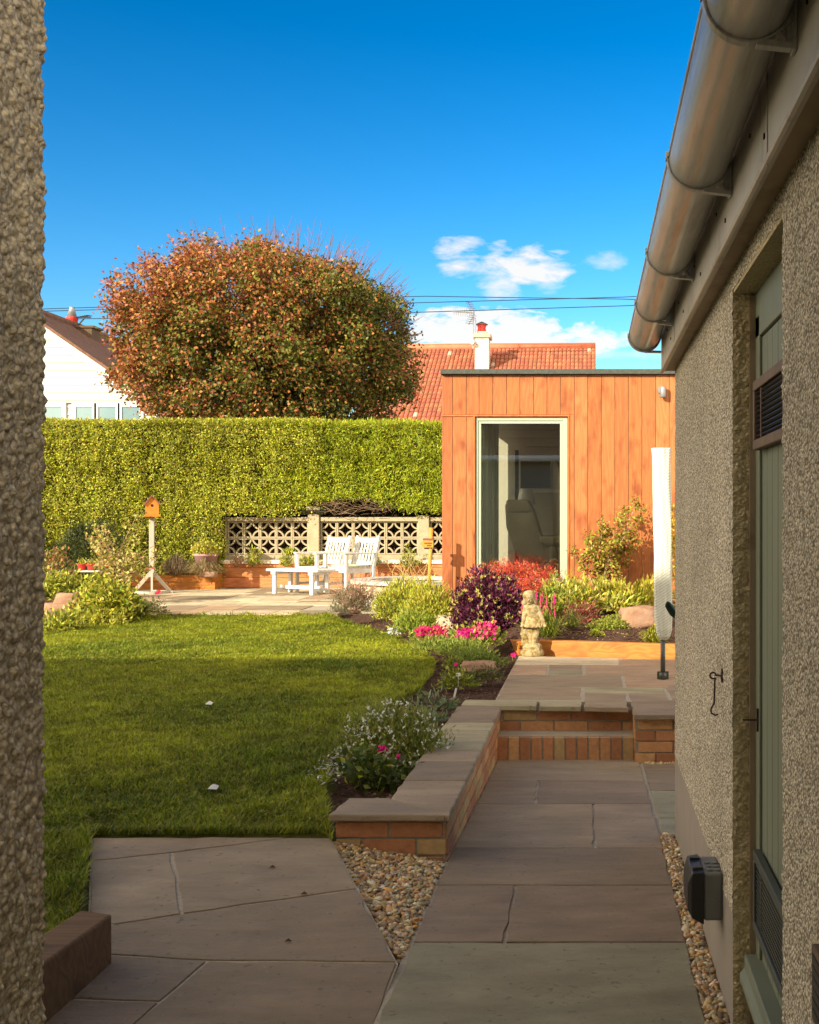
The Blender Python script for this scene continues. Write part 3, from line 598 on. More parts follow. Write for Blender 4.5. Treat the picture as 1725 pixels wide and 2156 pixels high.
mb = MB(); mb.bx(.2975, 1.6, 7.5325, 7.9, -.5, UZ-.034); mb.build('mortar_core', M['bmortar'], pr)
mb = MB(); brick_run(mb, (.295, 7.53), (1.6, 7.53), UZ-.030, 5, off=-.02); brick_run(mb, (.295, 7.9), (.295, 7.54), UZ-.030, 5); mb.build('brickwork', M['brick'], pr, bevel=.0025)

# ------------------------------------------------------------------ lumpy rendered walls
def lumpy(mb_name, mat, parent, u0, u1, z0, z1, step, amp, scale, face):
    """grid on a wall plane, displaced by pebble-sized lumps; face(u, z, d) -> xyz"""
    us = np.arange(u0, u1+step/2, step); zs = np.arange(z0, z1+step/2, step); V = []
    for zq in zs:
        for u in us:
            p = Vector(face(u, zq, 0)); d = 1.0-mnoise.voronoi(p*scale)[0][0]*1.5; d2 = mnoise.noise(p*scale*.4)
            V.append(face(u, zq, amp*(max(0, d)+.5*d2)))
    nx = len(us); i = (np.arange(nx-1)[None, :]+np.arange(len(zs)-1)[:, None]*nx).ravel(); T = np.stack([i, i+1, i+1+nx, i+nx], 1)
    return np_mesh(mb_name, np.array(V), T, None, mat, parent, nside=4, smooth=True)
hb = thing('house', 'pebbledashed house corner filling the left edge of the view', 'house', (-6, -2, -.6))
LX, LY = -.822, 1.80
def corner(u, zq, d):                                     # u < 0 on the passage face, rounded corner, u > 0 on the garden face
    r = .02
    if u < -r: return (LX+d, LY+u, zq)
    if u > r: return (LX-u, LY+d, zq)
    a = (u+r)/(2*r)*math.pi/2; return (LX-r+(r+d)*math.cos(a), LY-r+(r+d)*math.sin(a), zq)
lumpy('wall', M['dash_big'], hb, -.30, .10, .35, 2.25, .0036, .0085, 60, corner)
lumpy('wall', M['dash_big'], hb, -2.4, -.296, -.2, 2.5, .013, .0085, 60, corner)
mb = MB(); mb.bx(-24, LX-.004, -9, LY-.08, -.6, 2.75); mb.bx(-24, LX-.03, LY-.10, LY-.006, -.6, 2.75); mb.build('wall', M['dash_big'], hb)
mb = MB(); ry0, ry1, ridge = 2.05, -7.65, (-2.8, 8.03)
mb.add([(-25, ry0, 2.62), (-.55, ry0, 2.62), (-.55, ridge[0], ridge[1]), (-25, ridge[0], ridge[1]), (-.55, ry1, 2.62), (-25, ry1, 2.62)], [(0, 1, 2, 3), (3, 2, 4, 5), (1, 4, 2), (0, 3, 5), (0, 5, 4, 1)])
# pantile courses on the garden slope
for i in range(26):
    f = i/26; y = ry0+(ridge[0]-ry0)*f; zq = 2.62+(ridge[1]-2.62)*f
    mb.add([(-25, y, zq+.03), (-.55, y, zq+.03), (-.55, y-.22, zq+.19+.015), (-25, y-.22, zq+.19+.015), (-25, y, zq), (-.55, y, zq)], [(0, 1, 2, 3), (4, 5, 1, 0)])
mb.build('roof', M['tile_brown'], hb)
mb = MB(); mb.bx(-25, -.55, 2.04, 2.06, 2.48, 2.64); mb.tube([(-25, 2.12, 2.55), (-.55, 2.12, 2.55)], .06, 12); mb.build('fascia_and_gutter', M['white'], hb)
for cx in (-4.5, -9.5, -15): mb = MB(); mb.bx(cx-.9, cx+.9, LY-.01, LY+.03, .9, 2.1); mb.build('window', M['house_glass'], hb)

# outhouse on the right
oh = thing('outhouse', 'pebbledashed outhouse with taupe eaves along the right side of the path', 'outbuilding', (1.9, 2.5, -.6))
WX = .390; PZ = .19; Y0, Y1, YE = 2.38, 3.20, 5.36; TOPZ = 1.935
def rface(u, zq, d):
    r = .012
    if u > YE-r:
        a = min((u-(YE-r))/.02, 1)*math.pi/2
        if u <= YE+.008: return (WX+r-(r+d)*math.cos(a), YE-r+(r+d)*math.sin(a), zq)
        return (WX+r+(u-YE-.008), YE+d, zq)
    if u < Y1+r and u > Y1-.05: 
        pass
    return (WX-d, u, zq)
lumpy('wall', M['dash'], oh, Y1+.004, YE+.10, PZ, TOPZ, .007, .0045, 75, rface)
def nface(u, zq, d): return (WX-d, u, zq)
lumpy('wall', M['dash'], oh, .9, Y0, PZ, TOPZ, .0065, .005, 75, nface)
def reveal(u, zq, d): return (WX+u, Y1-d*(1 if u > .004 else .3), zq)
lumpy('door_reveal', M['roughcast'], oh, -.002, .066, -.3, 1.895, .0045, .007, 70, reveal)
mb = MB(); mb.bx(WX+.006, 3.6, Y1+.008, YE-.012, -.6, TOPZ); mb.bx(WX+.006, 3.6, -4, Y0-.003, -.6, TOPZ); mb.bx(.56, 3.6, Y0-.01, Y1+.02, -.6, TOPZ); mb.bx(WX+.004, .70, Y0-.02, Y1+.02, 1.89, TOPZ)
mb.build('wall', M['dash'], oh)
mb = MB(); mb.bx(WX-.001, WX+.05, Y1+.003, YE+.003, -.6, PZ); mb.bx(WX-.001, WX+.05, -4, Y0, -.6, PZ); mb.build('plinth', M['plinth'], oh, bevel=.004)
lumpy('door_lintel', M['dash'], oh, Y0-.01, Y1+.012, 1.878, TOPZ, .0065, .005, 75, nface)
mb = MB(); mb.bx(WX, .60, Y0-.02, Y1+.01, 1.868, 1.884); mb.build('door_lintel', M['roughcast'], oh)
# eaves
FX = .332
mb = MB(); mb.bx(FX, FX+.012, -4, 5.44, TOPZ-.012, 2.17); mb.tube([(FX+.002, -4, TOPZ-.006), (FX+.002, 5.44, TOPZ-.006)], .009, 8)
mb.build('fascia', M['fascia'], oh)
for yq in (2.2, 4.6): mb = MB(); mb.bx(FX-.003, FX+.001, yq, yq+.006, TOPZ-.018, 2.17); mb.build('fascia_joint', M['fascia'], oh, bevel=.002)
for yq in np.arange(1.6, 5.4, .64):
    mb = MB(); mb.box((FX-.001, yq, 1.985), (.003, .010, .010)); mb.build('nail_head', M['dark'], oh)
    mb = MB(); mb.box((FX-.001, yq+.2, 2.05), (.003, .008, .008)); mb.build('nail_head', M['dark'], oh)
mb = MB(); mb.bx(FX+.012, WX+.02, -4, 5.44, TOPZ-.004, TOPZ+.012); mb.build('soffit', M['soffit'], oh)
mb = MB()
mb.add([(.25, -4, 2.19), (.25, 5.5, 2.19), (3.7, 5.5, 3.9), (3.7, -4, 3.9), (.25, -4, 2.165), (.25, 5.5, 2.165), (3.7, 5.5, 3.85), (3.7, -4, 3.85)], [(0, 3, 2, 1), (4, 5, 6, 7), (0, 1, 5, 4), (1, 2, 6, 5), (2, 3, 7, 6), (3, 0, 4, 7)]); mb.build('roof', M['tile_brown'], oh)
mb = MB(); mb.add([(.35, 5.35, TOPZ), (3.6, 5.35, TOPZ), (3.6, 5.35, 3.82), (.35, 5.35, 2.2)], [(0, 1, 2, 3)]); mb.build('gable', M['dash'], oh)
# gutter
gt = thing('gutter', 'glossy taupe half-round plastic gutter under the eaves of the outhouse', 'gutter', (.25, 2.5, 2.0))
GX, GZ, GR = .256, 2.098, .070
def half_round(mb, ya, yb, ro, ri, col=None, n=20, a0=-4, a1=184):
    vs = []
    for y in (ya, yb):
        for rr in (ro, ri):
            for i in range(n+1):
                a = R(180+a0+(a1-a0)*i/n); vs.append((GX+rr*math.cos(a), y, GZ+rr*math.sin(a)))
    m = n+1; fs = []
    for i in range(n):
        fs += [(i, i+1, 2*m+i+1, 2*m+i), (m+i+1, m+i, 3*m+i, 3*m+i+1), (i, m+i, m+i+1, i+1), (2*m+i, 2*m+i+1, 3*m+i+1, 3*m+i)]
    fs += [(0, 2*m, 3*m, m), (n, m+n, 3*m+n, 2*m+n)]
    mb.add(vs, fs, col)
mb = MB(); half_round(mb, -3.5, 5.46, GR, GR-.003)
mb.tube([(GX-GR, -3.5, GZ+.004), (GX-GR, 5.46, GZ+.004)], .004, 6)
mb.build('trough', M['gutter'], gt, smooth=True)
def bracket(y, name='bracket'):
    mb = MB(); half_round(mb, y-.011, y+.011, GR+.005, GR+.0005)
    mb.box((GX-GR-.002, y, GZ+.006), (.012, .022, .018))
    # triangular web back to the fascia
    fx = FX-.001
    for a, b, wd in (((GX+.012, GZ-GR-.003), (fx, GZ-GR-.010), .011), ((fx-.004, GZ-GR-.014), (fx-.004, GZ+.01), .009), ((GX+GR*.72, GZ-GR*.70), (fx-.002, GZ-.028), .012), ((GX+GR*.6, GZ-GR*.8), (fx-.02, GZ-GR-.004), .010)):
        mb.bar((a[0], y, a[1]), (b[0], y, b[1]), .020, wd, up=(0, 0, 1))
    mb.bar((fx-.003, y, GZ-GR-.018), (fx-.003, y, GZ+.0), .032, .006, up=(1, 0, 0))
    return mb.build(name, M['gutter'], gt, smooth=False, bevel=.001)
for yb_ in (.95, 1.90, 2.76, 3.75, 4.65): bracket(yb_)
mb = MB(); half_round(mb, 5.44, 5.475, GR+.008, GR-.001)
vs = [(GX, 5.474, GZ)]+[(GX+(GR+.006)*math.cos(R(180+i*9)), 5.474, GZ+(GR+.006)*math.sin(R(180+i*9))) for i in range(21)]
mb.add(vs, [(0, i, i+1) for i in range(1, 21)]); mb.bar((GX, 5.455, GZ-GR-.006), (FX, 5.455, GZ-GR-.008), .02, .01); mb.build('end_cap', M['gutter'], gt)
# door
dr = thing('door', 'grey-green boarded door with two louvred vents, set into the outhouse wall', 'door', (.47, 2.8, -.2))
DX = .452
mb = MB()
yq = Y1-.075
mb.bx(DX-.004, DX+.03, Y1-.078, Y1-.004, -.18, 1.80)               # stile
k = 0
while yq > Y0-.1:
    mb.bx(DX+.004, DX+.028, yq-.085, yq-.003, -.18, 1.74); yq -= .088; k += 1
mb.bx(DX-.004, DX+.03, Y0-.1, Y1-.004, 1.742, 1.868)               # top rail
mb.build('boards', M['door'], dr, bevel=.003)
mb = MB(); mb.bx(DX+.012, DX+.03, Y0-.1, Y1-.02, -.18, 1.8); mb.build('backing', M['dark'], dr)
mb = MB(); mb.bar((DX-.012, Y0-.1, .075), (DX-.012, Y1-.03, .075), .05, .05); mb.prism([(DX-.05, Y0-.1), (DX, Y0-.1), (DX, Y1-.03), (DX-.05, Y1-.03)], .03, lambda p: .05+(.05 if p[0] > DX-.02 else 0)); mb.build('weatherboard', M['door'], dr, bevel=.004)
mb = MB(); mb.bx(DX-.02, DX+.02, Y1-.012, Y1-.002, -.2, 1.86); mb.build('door_frame', M['soffit'], dr)
mb = MB(); mb.bx(WX+.01, DX+.03, Y0, Y1-.005, -.24, -.2); mb.build('sill', M['plinth'], dr)
def vent(za, zb, mat):
    ya, yb = 2.62, 3.115
    v = MB()
    v.bx(DX-.022, DX-.002, ya, yb, zb-.026, zb); v.bx(DX-.022, DX-.002, ya, yb, za, za+.026); v.bx(DX-.022, DX-.002, yb-.022, yb, za+.026, zb-.026); v.bx(DX-.022, DX-.002, ya, ya+.022, za+.026, zb-.026); v.bx(DX-.019, DX-.003, yb-.12, yb-.112, za+.026, zb-.026)
    v = v.build('vent', mat, dr, bevel=.003)
    s = MB(); zq = za+.032
    while zq < zb-.03: s.box((DX-.010, (ya+yb)/2, zq), (.016, yb-ya-.05, .003), ry=R(35)); zq += .0125
    s.bx(DX-.002, DX+.002, ya+.01, yb-.01, za+.01, zb-.01); s.build('louvres', M['black'], v)
vent(1.440, 1.620, M['ventwood']); vent(.185, .395, M['darkmetal'])
mb = MB(); mb.tube([(DX-.006, 3.135, .73), (DX-.045, 3.135, .73)], .0028, 6); mb.box((DX-.007, 3.135, .73), (.004, .014, .06)); mb.build('latch_pin', M['rust'], dr)
# cabin hook on the wall
hk = thing('cabin_hook', 'rusty iron hook hanging from a plate on the pebbledashed wall', 'hook', (.375, 3.47, .7))
mb = MB(); yk = 3.46; xk = WX-.012
mb.ell((WX-.004, yk-.02, .805), (.004, .008, .022)); mb.tube([(WX-.004, yk-.02, .805), (xk-.012, yk-.01, .806)], .003, 6); mb.build('plate', M['rust'], hk, smooth=True)
mb = MB(); pts = [(xk-.016+.009*math.cos(a), yk, .803+.009*math.sin(a)) for a in np.linspace(0, 5.6, 12)]+[(xk-.011, yk, .785), (xk-.012, yk, .74), (xk-.013, yk, .722), (xk-.022, yk, .706), (xk-.021, yk, .694), (xk-.010, yk, .688), (xk-.001, yk, .690)]
mb.tube(pts, .0026, 8); mb.build('hook_rod', M['rust'], hk, smooth=True)
# outdoor socket box
sb = thing('socket_box', 'grey outdoor electrical box with black cover low on the wall above the gravel', 'socket', (.33, 3.5, .09))
mb = MB(); mb.bx(.334, .389, 3.445, 3.62, .092, .232); b_ = mb.build('box', M['greyplastic'], sb, bevel=.008)
mb = MB(); mb.tube([(.358, 3.4455, .145), (.358, 3.4415, .145)], .0125, 18); mb.bx(.350, .352, 3.443, 3.446, .17, .215); mb.build('knockout', M['greyplastic'], b_)
for zq in (3.47, 3.505, 3.54): m_ = MB(); m_.tube([(.352, zq, .231), (.352, zq, .237)], .009, 12); m_.tube([(.375, zq, .231), (.375, zq, .237)], .009, 12); m_.build('gland', M['greyplastic'], b_)
mb = MB(); mb.add([(.334, 3.44, .236), (.334, 3.63, .236), (.334, 3.63, .082), (.334, 3.44, .082), (.300, 3.445, .232), (.300, 3.625, .232), (.300, 3.625, .10), (.300, 3.445, .10), (.288, 3.46, .20), (.288, 3.61, .20), (.288, 3.61, .12), (.288, 3.46, .12)],
    [(0, 1, 5, 4), (1, 2, 6, 5), (2, 3, 7, 6), (3, 0, 4, 7), (4, 5, 9, 8), (5, 6, 10, 9), (6, 7, 11, 10), (7, 4, 8, 11), (8, 9, 10, 11), (3, 2, 1, 0)]); mb.build('cover', M['black'], sb, bevel=.004)
for yq in (3.47, 3.57): mb = MB(); mb.bx(.304, .334, yq, yq+.02, .234, .241); mb.build('hinge', M['black'], sb)
# small wall vent low on the near wall
vt = thing('air_vent', 'brown framed air vent low on the near wall at the right edge', 'vent', (WX-.006, 2.03, .38))
mb = MB(); mb.bx(WX-.018, WX-.002, 1.78, 1.985, .43, .555); v_ = mb.build('frame', M['ventwood'], vt, bevel=.003)
mb = MB()
for q in range(6): mb.bx(WX-.020, WX-.017, 1.795, 1.97, .442+q*.018, .454+q*.018)
mb.build('louvres', M['black'], vt)
# hose end behind the corner
hz_ = thing('hose_nozzle', 'dark green hose fitting poking out past the far corner of the outhouse', 'hose', (.40, 5.6, .75))
mb = MB(); mb.tube([(.365, 5.52, .865), (.372, 5.55, .85), (.395, 5.58, .815), (.44, 5.6, .78), (.5, 5.6, .75)], [.006, .017, .020, .022, .014], 12); mb.build('fitting', material('hose_green', base=(.02, .05, .03), rough=.4), hz_, smooth=True)
mb = MB(); mb.tube([(.44, 5.6, .78), (.52, 5.55, .6), (.5, 5.5, .2), (.48, 5.5, -.15)], .009, 8); mb.build('hose', M['darkmetal'], hz_, smooth=True)

# ------------------------------------------------------------------ old sleeper bottom left
sl = MB(); sl.prism([(-1.485, 3.70), (-1.555, 2.6), (-1.70, 2.6), (-1.60, 3.74)], -.35, lambda p: .028 if p[1] > 3 else .03)
slp = sl.build('old_sleeper', M['oldsleeper'], bevel=.008); setp(slp, 'dark weathered timber sleeper edging the paving beside the left house corner', 'sleeper')

# ------------------------------------------------------------------ garden room
GY = 14.5; gs = F/GY
ex = [285, 348, 428, 503, 583, 663, 742, 822, 900, 980, 1060, 1138, 1218, 1297, 1376, 1455, 1535, 1615]
bxs = [wx(828+.36*e, GY) for e in ex]
while bxs[-1] < 3.6: bxs.append(bxs[-1]+.165)
zt = wz(789, GY); zh = wz(873.5, GY); zbm = .05
gr = thing('garden_room', 'flat-roofed garden room clad in orange-stained vertical boards', 'garden room', (1, 16, 0))
CC = [(.385, .133, .045), (.36, .122, .040), (.42, .150, .054), (.34, .113, .040), (.375, .128, .045)]
def ccol(): c = random.choice(CC); j = random.uniform(.92, 1.08); return tuple(v*j*random.uniform(.97, 1.03) for v in c)
WL, WR = wx(1000, GY), wx(1196, GY); WB = wz(1240, GY)
mb = MB()
for a, b in zip(bxs[:-1], bxs[1:]):
    a += .003; b -= .003; c = ccol()
    if b < WL+.02: mb.bx(a, min(b, WL-.022), GY, GY+.02, zh+.004, zt, c); mb.bx(a, min(b, WL-.022), GY, GY+.02, zbm, zh-.022, ccol())
    elif a > WR-.02: mb.bx(a, b, GY, GY+.02, zbm, zt, c)
    else:
        mb.bx(a, b, GY, GY+.02, zh+.004, zt, c)
        if a < WL-.022: mb.bx(a, WL-.022, GY, GY+.02, zbm, zh-.022, ccol())
        if b > WR+.02: mb.bx(WR+.02, b, GY, GY+.02, zbm, zh+.002, c)
        mb.bx(max(a, WL), min(b, WR), GY, GY+.02, zbm, WB-.02, ccol())
mb.build('cladding', M['clad'], gr, bevel=.002)
x0r = bxs[0]
mb = MB()
mb.bx(x0r, WR+.018, GY-.012, GY+.03, zh-.018, zh, (.52, .155, .045)); mb.bx(WL-.02, WL, GY-.010, GY+.08, zbm, zh-.0185, (.50, .15, .045)); mb.bx(WR, WR+.018, GY-.010, GY+.08, zbm, zh-.0185, (.50, .15, .045))
mb.build('trim', M['clad'], gr)
mb = MB(); mb.bx(x0r-.012, 3.7, GY-.06, GY+3.2, zt+.002, wz(778, GY)); mb.build('roof', M['felt'], gr, bevel=.006)
# walls: solid core pieces round the window
mb = MB(); IY = GY+.022; DXW = -1.33
mb.bx(x0r, WL-.001, IY, GY+.17, 0, zt); mb.bx(WR+.001, 3.6, IY, GY+.17, 0, zt); mb.bx(WL, WR, IY, GY+.17, zh-.0, zt); mb.bx(WL, WR, IY, GY+.17, 0, WB-.01)
mb.bx(3.45, 3.6, GY+.17, GY+3.0, 0, zt); mb.bx(x0r, 3.6, GY+2.75, GY+2.9, 0, zt); mb.build('wall', M['interior'], gr)
mb = MB(); mb.bx(DXW-.2, 3.45, GY+.17, GY+2.75, .2, .40); mb.build('floor', M['floorwood'], gr)
mb = MB(); mb.bx(x0r+.02, 3.45, GY+.17, GY+2.75, zt-.25, zt); mb.build('ceiling', M['interior'], gr)
# tall fixed window
wn = MB(); a, b, c, d = WL+.006, WR-.004, WB, zh-.026
ow = .058
for (x0, x1, z0, z1) in ((a, a+ow*.55, c, d), (b-ow, b, c, d), (a+ow*.55, b-ow, d-ow*.75, d), (a+ow*.55, b-ow, c, c+ow*1.4)): wn.bx(x0, x1, GY+.022, GY+.10, z0, z1)
wf = wn.build('window', M['frame'], gr, bevel=.004)
wn = MB()
ga, gb, gc_, gd = a+ow*.55, b-ow, c+ow*1.4, d-ow*.75
for (x0, x1, z0, z1) in ((ga, ga+.035, gc_, gd), (gb-.035, gb, gc_, gd), (ga+.035, gb-.035, gd-.035, gd), (ga+.035, gb-.035, gc_, gc_+.045)): wn.bx(x0, x1, GY+.034, GY+.09, z0, z1)
wn.build('sash', M['frame'], wf, bevel=.004)
wn = MB(); wn.bx(ga+.03, gb-.03, GY+.058, GY+.062, gc_+.03, gd-.03); wn.build('pane', M['glass'], wf)
# glazed sliding doors on the left side (seen through the window)
sd = MB()
for yq in (GY+.2, GY+.75, GY+.92, GY+1.2, GY+1.75, GY+2.45): sd.bx(DXW-.04, DXW+.04, yq, yq+.07, .4, zt-.3)
sd.bx(DXW-.035, DXW+.035, GY+.17, GY+2.6, zt-.36, zt-.25); sd.bx(DXW-.035, DXW+.035, GY+.17, GY+2.6, .4, .47)
sd_ = sd.build('sliding_door', M['frame'], gr, bevel=.004)
sd = MB(); sd.bx(DXW-.003, DXW+.003, GY+.2, GY+2.5, .45, zt-.35); sd.build('pane', M['glass'], sd_)
sd = MB(); sd.bx(x0r, 3.5, GY+.17, GY+2.9, -.1, .2); sd.build('base', M['dark'], gr)
wl = thing('wall_light', 'small grey cylinder light on the cladding near the eaves of the outhouse', 'light', (wx(1395, GY), GY-.04, wz(838, GY)))
mb = MB(); mb.lathe([(.034, 0), (.038, .01), (.038, .12), (.034, .13)], (wx(1396, GY), GY-.06, wz(838, GY)), 18); mb.build('body', M['metal'], wl, smooth=True)
mb = MB(); mb.tube([(wx(1394, GY)-.01, GY-.06, wz(822, GY)), (wx(1392, GY), GY, wz(822, GY))], .045, 14); mb.build('bracket', M['metal'], wl)

# recliner inside
rc = thing('recliner', 'olive leather recliner chair seen through the tall window', 'armchair', (-.85, 15.7, .4))
def soft(name, mat, parent, cage, lv=3):
    o = cage.build(name, mat, parent, smooth=True); m = o.modifiers.new('s', 'SUBSURF'); m.levels = lv; m.render_levels = lv; return o
ry = 15.6
def rp(px, py): return (wx(px, ry), wz(py, ry))
def slabpoly(pts, y0, y1, tag=''):
    mb = MB(); n = len(pts); vs = [(p[0], y0, p[1]) for p in pts]+[(p[0], y1, p[1]) for p in pts]
    mb.add(vs, [tuple(range(n)), tuple(range(2*n-1, n-1, -1))]+[((i+1) % n, i, n+i, n+(i+1) % n) for i in range(n)]); return mb
back = slabpoly([rp(1063, 1060), rp(1085, 1055), rp(1114, 1057), rp(1124, 1075), rp(1150, 1160), rp(1152, 1186), rp(1118, 1188), rp(1085, 1165), rp(1066, 1110)], ry, ry+.55).build('backrest', M['leather'], rc, bevel=.035, smooth=True)
hd = slabpoly([rp(1066, 1052), rp(1112, 1052), rp(1120, 1068), rp(1117, 1080), rp(1066, 1080)], ry-.02, ry+.57).build('headrest', M['leather'], rc, bevel=.03, smooth=True)
slabpoly([rp(1136, 1128), rp(1215, 1126), rp(1232, 1133), rp(1230, 1146), rp(1150, 1147), rp(1137, 1141)], ry-.12, ry+.0).build('armrest', M['leather'], rc, bevel=.03, smooth=True)
slabpoly([rp(1136, 1128), rp(1215, 1126), rp(1232, 1133), rp(1230, 1146), rp(1150, 1147), rp(1137, 1141)], ry+.6, ry+.72).build('armrest', M['leather'], rc, bevel=.03, smooth=True)
slabpoly([rp(1140, 1150), rp(1240, 1150), rp(1262, 1160), rp(1255, 1182), rp(1140, 1188)], ry+.02, ry+.58).build('seat', M['leather'], rc, bevel=.04, smooth=True)
slabpoly([rp(1158, 1150), rp(1172, 1150), rp(1176, 1178), rp(1162, 1196), rp(1140, 1206), rp(1138, 1196), rp(1156, 1184)], ry-.1, ry-.02).build('side_frame', M['leather'], rc, bevel=.012, smooth=True)
mb = MB(); mb.lathe([(.26, 0), (.26, .03), (.05, .05), (.04, .2)], (wx(1165, ry), ry+.28, .402), 20); mb.build('swivel_base', M['darkmetal'], rc, smooth=True)
ps = thing('picture_shelf', 'dim shelf with ornaments on the back wall behind the recliner', 'shelf', (-.8, 17.1, 1.6))
mb = MB(); mb.bx(-1.12, -.2, 17.0, 17.24, 1.60, 1.64); mb.build('board', M['white'], ps)
mb = MB(); mb.bx(-1.05, -1.0, 16.9, 16.95, .4, 2.2); mb.build('upright', M['dark'], ps)
tv = MB(); tv.bx(-.98, -.55, 17.05, 17.12, 1.66, 2.05); tv.build('picture', M['dark'], ps)
lp_ = thing('table_lamp', 'white lampshade behind the recliner inside the garden room', 'lamp', (-.82, 16.8, .4))
mb = MB(); mb.lathe([(.10, 0), (.13, .01), (.09, .22), (.085, .22)], (wx(1108, 16.8), 16.8, wz(1062, 16.8)), 18); mb.build('lamp_shade', M['white'], lp_, smooth=True)
mb = MB(); mb.lathe([(.13, 0), (.12, .02), (.015, .03), (.015, wz(1062, 16.8)-.4)], (wx(1108, 16.8), 16.8, .4), 14); mb.build('stand', M['darkmetal'], lp_)

# ------------------------------------------------------------------ front bed edging sleepers
es = MB(); ya, yb = 10.80, 10.42
es.prism([(wx(1137, ya), ya-.03), (2.0, yb-.35), (2.0, yb-.25), (wx(1137, ya), ya+.07)], -.05, lambda p: .135)
e1 = es.build('edging_sleeper', M['sleeper'], bevel=.006); setp(e1, 'long new orange timber sleeper edging the planting bed behind the upper patio', 'sleeper', 'new sleepers edging the bed')
es = MB(); es.prism([(wx(1073, 10.9), 10.92), (wx(1090, 10.7), 10.74), (wx(1124, 10.7), 10.80), (wx(1124, 10.8), 10.92)], -.08, lambda p: .13)
e2 = es.build('edging_sleeper', M['sleeper'], bevel=.006); setp(e2, 'short cut piece of orange sleeper left of the stone statue', 'sleeper', 'new sleepers edging the bed')

# ------------------------------------------------------------------ statue
SY = 10.62; sS = F/SY
stt = thing('statue', 'weathered stone statue of a child holding out her skirt, on a round base', 'statue', (wx(1121, SY), SY, .015))
X0 = wx(1121, SY)
def sp(zx, zy, dy=0):                                     # zoomed photo coordinates on the statue plane
    px = 1069.5+zx*.0896; py = 1207.5+zy*.0896; return Vector((wx(px, SY), SY+dy, wz(py, SY)))
mb = MB(); mb.lathe([(.098, 0), (.106, .012), (.108, .035), (.096, .055), (.084, .058), (.088, .075), (.082, .10), (.06, .115)], (X0, SY, .015), 28)
mb.build('plinth', M['statue'], stt, smooth=True)
mb = MB()
mb.ell(sp(495, 560, -.0), (.050, .055, .062)); mb.ell(sp(500, 520, -.004), (.060, .062, .050))           # head and hair
mb.ell(sp(390, 690, .01), (.026, .03, .03)); mb.ell(sp(620, 660, .01), (.026, .03, .04)); mb.ell(sp(500, 480, .01), (.052, .056, .03))
mb.ell(sp(497, 620, -.052), (.0075, .010, .010)); mb.ell(sp(455, 590, -.045), (.010, .007, .006)); mb.ell(sp(540, 590, -.045), (.010, .007, .006)); mb.ell(sp(498, 665, -.046), (.014, .006, .004)); mb.ell(sp(450, 640, -.04), (.014, .012, .014)); mb.ell(sp(545, 640, -.04), (.014, .012, .014)); mb.ell(sp(497, 700, -.034), (.016, .014, .012))
mb.tube([sp(510, 700), sp(520, 760)], [.026, .030], 12)
mb.tube([sp(525, 755), sp(550, 800), sp(570, 880), sp(575, 960), sp(580, 1030)], [.030, .060, .064, .056, .058], 16)
mb.ell(sp(470, 800), (.040, .035, .026)); mb.ell(sp(665, 810), (.040, .035, .026))
# skirt
mb.lathe([(.102, 0), (.106, .012), (.086, .06), (.066, .12), (.050, .16)], sp(600, 1260), 22, sx=.95, sy=.75)
for a in range(9): an = R(180+a*22.5); mb.tube([sp(600, 1255)+Vector((math.cos(an)*.098, math.sin(an)*.08, 0)), sp(600, 1100)+Vector((math.cos(an)*.05, math.sin(an)*.05, 0))], [.011, .004], 6)
# arms
mb.tube([sp(440, 800), sp(405, 930, -.01), sp(390, 1020, -.015)], [.030, .026, .023], 12); mb.tube([sp(390, 1015, -.015), sp(375, 1100, -.03), sp(365, 1165, -.035)], [.023, .019, .016], 12)
mb.tube([sp(690, 815), sp(755, 950, -.01), sp(795, 1050, -.015)], [.030, .025, .022], 12); mb.tube([sp(795, 1050, -.015), sp(835, 1120, -.03), sp(845, 1165, -.035)], [.022, .018, .015], 12)
for (hx, hy, sgn) in ((355, 1185, -1), (855, 1180, 1)):
    c = sp(hx, hy, -.036); mb.ell(c, (.018, .012, .018))
    for q in range(4):
        s_ = c+Vector((sgn*(.004+.006*q)-sgn*.008, -.010, -.008)); L_ = (.018, .022, .021, .016)[q]
        mb.tube([s_, s_+Vector((sgn*.003, -.006, -L_*.6)), s_+Vector((sgn*.001, .001, -L_))], [.0048, .0044, .0036], 6)
    mb.tube([c+Vector((-sgn*.012, -.006, .002)), c+Vector((-sgn*.018, -.014, -.010)), c+Vector((-sgn*.014, -.016, -.018))], [.0052, .0048, .004], 6)
# legs and drapery stump
mb.tube([sp(560, 1230), sp(560, 1370), sp(555, 1450), sp(545, 1600), sp(548, 1690)], [.040, .034, .029, .026, .021], 12); mb.ell(sp(545, 1705, -.02), (.022, .038, .015))
mb.tube([sp(665, 1240), sp(655, 1370), sp(650, 1450, -.01), sp(625, 1600, -.005), sp(615, 1680)], [.040, .034, .029, .027, .021], 12); mb.ell(sp(612, 1700, -.022), (.022, .038, .015))
mb.tube([sp(420, 1190, .02), sp(440, 1300, .03), sp(415, 1420, .02), sp(450, 1520, .03), sp(450, 1700, .02)], [.028, .042, .050, .048, .055], 12)
mb.ell(sp(395, 1360, .0), (.034, .03, .045)); mb.ell(sp(415, 1500, .0), (.034, .03, .03)); mb.ell(sp(440, 1640, .0), (.036, .035, .04)); mb.tube([sp(320, 1190, -.03), sp(450, 1245, -.03), sp(520, 1250, -.02)], [.010, .016, .016], 8)
so = mb.build('figure', M['statue'], stt, smooth=True)
m_ = so.modifiers.new('r', 'REMESH'); m_.mode = 'VOXEL'; m_.voxel_size = .0036; m_.use_smooth_shade = True
m_ = so.modifiers.new('sm', 'SMOOTH'); m_.factor = .4; m_.iterations = 1

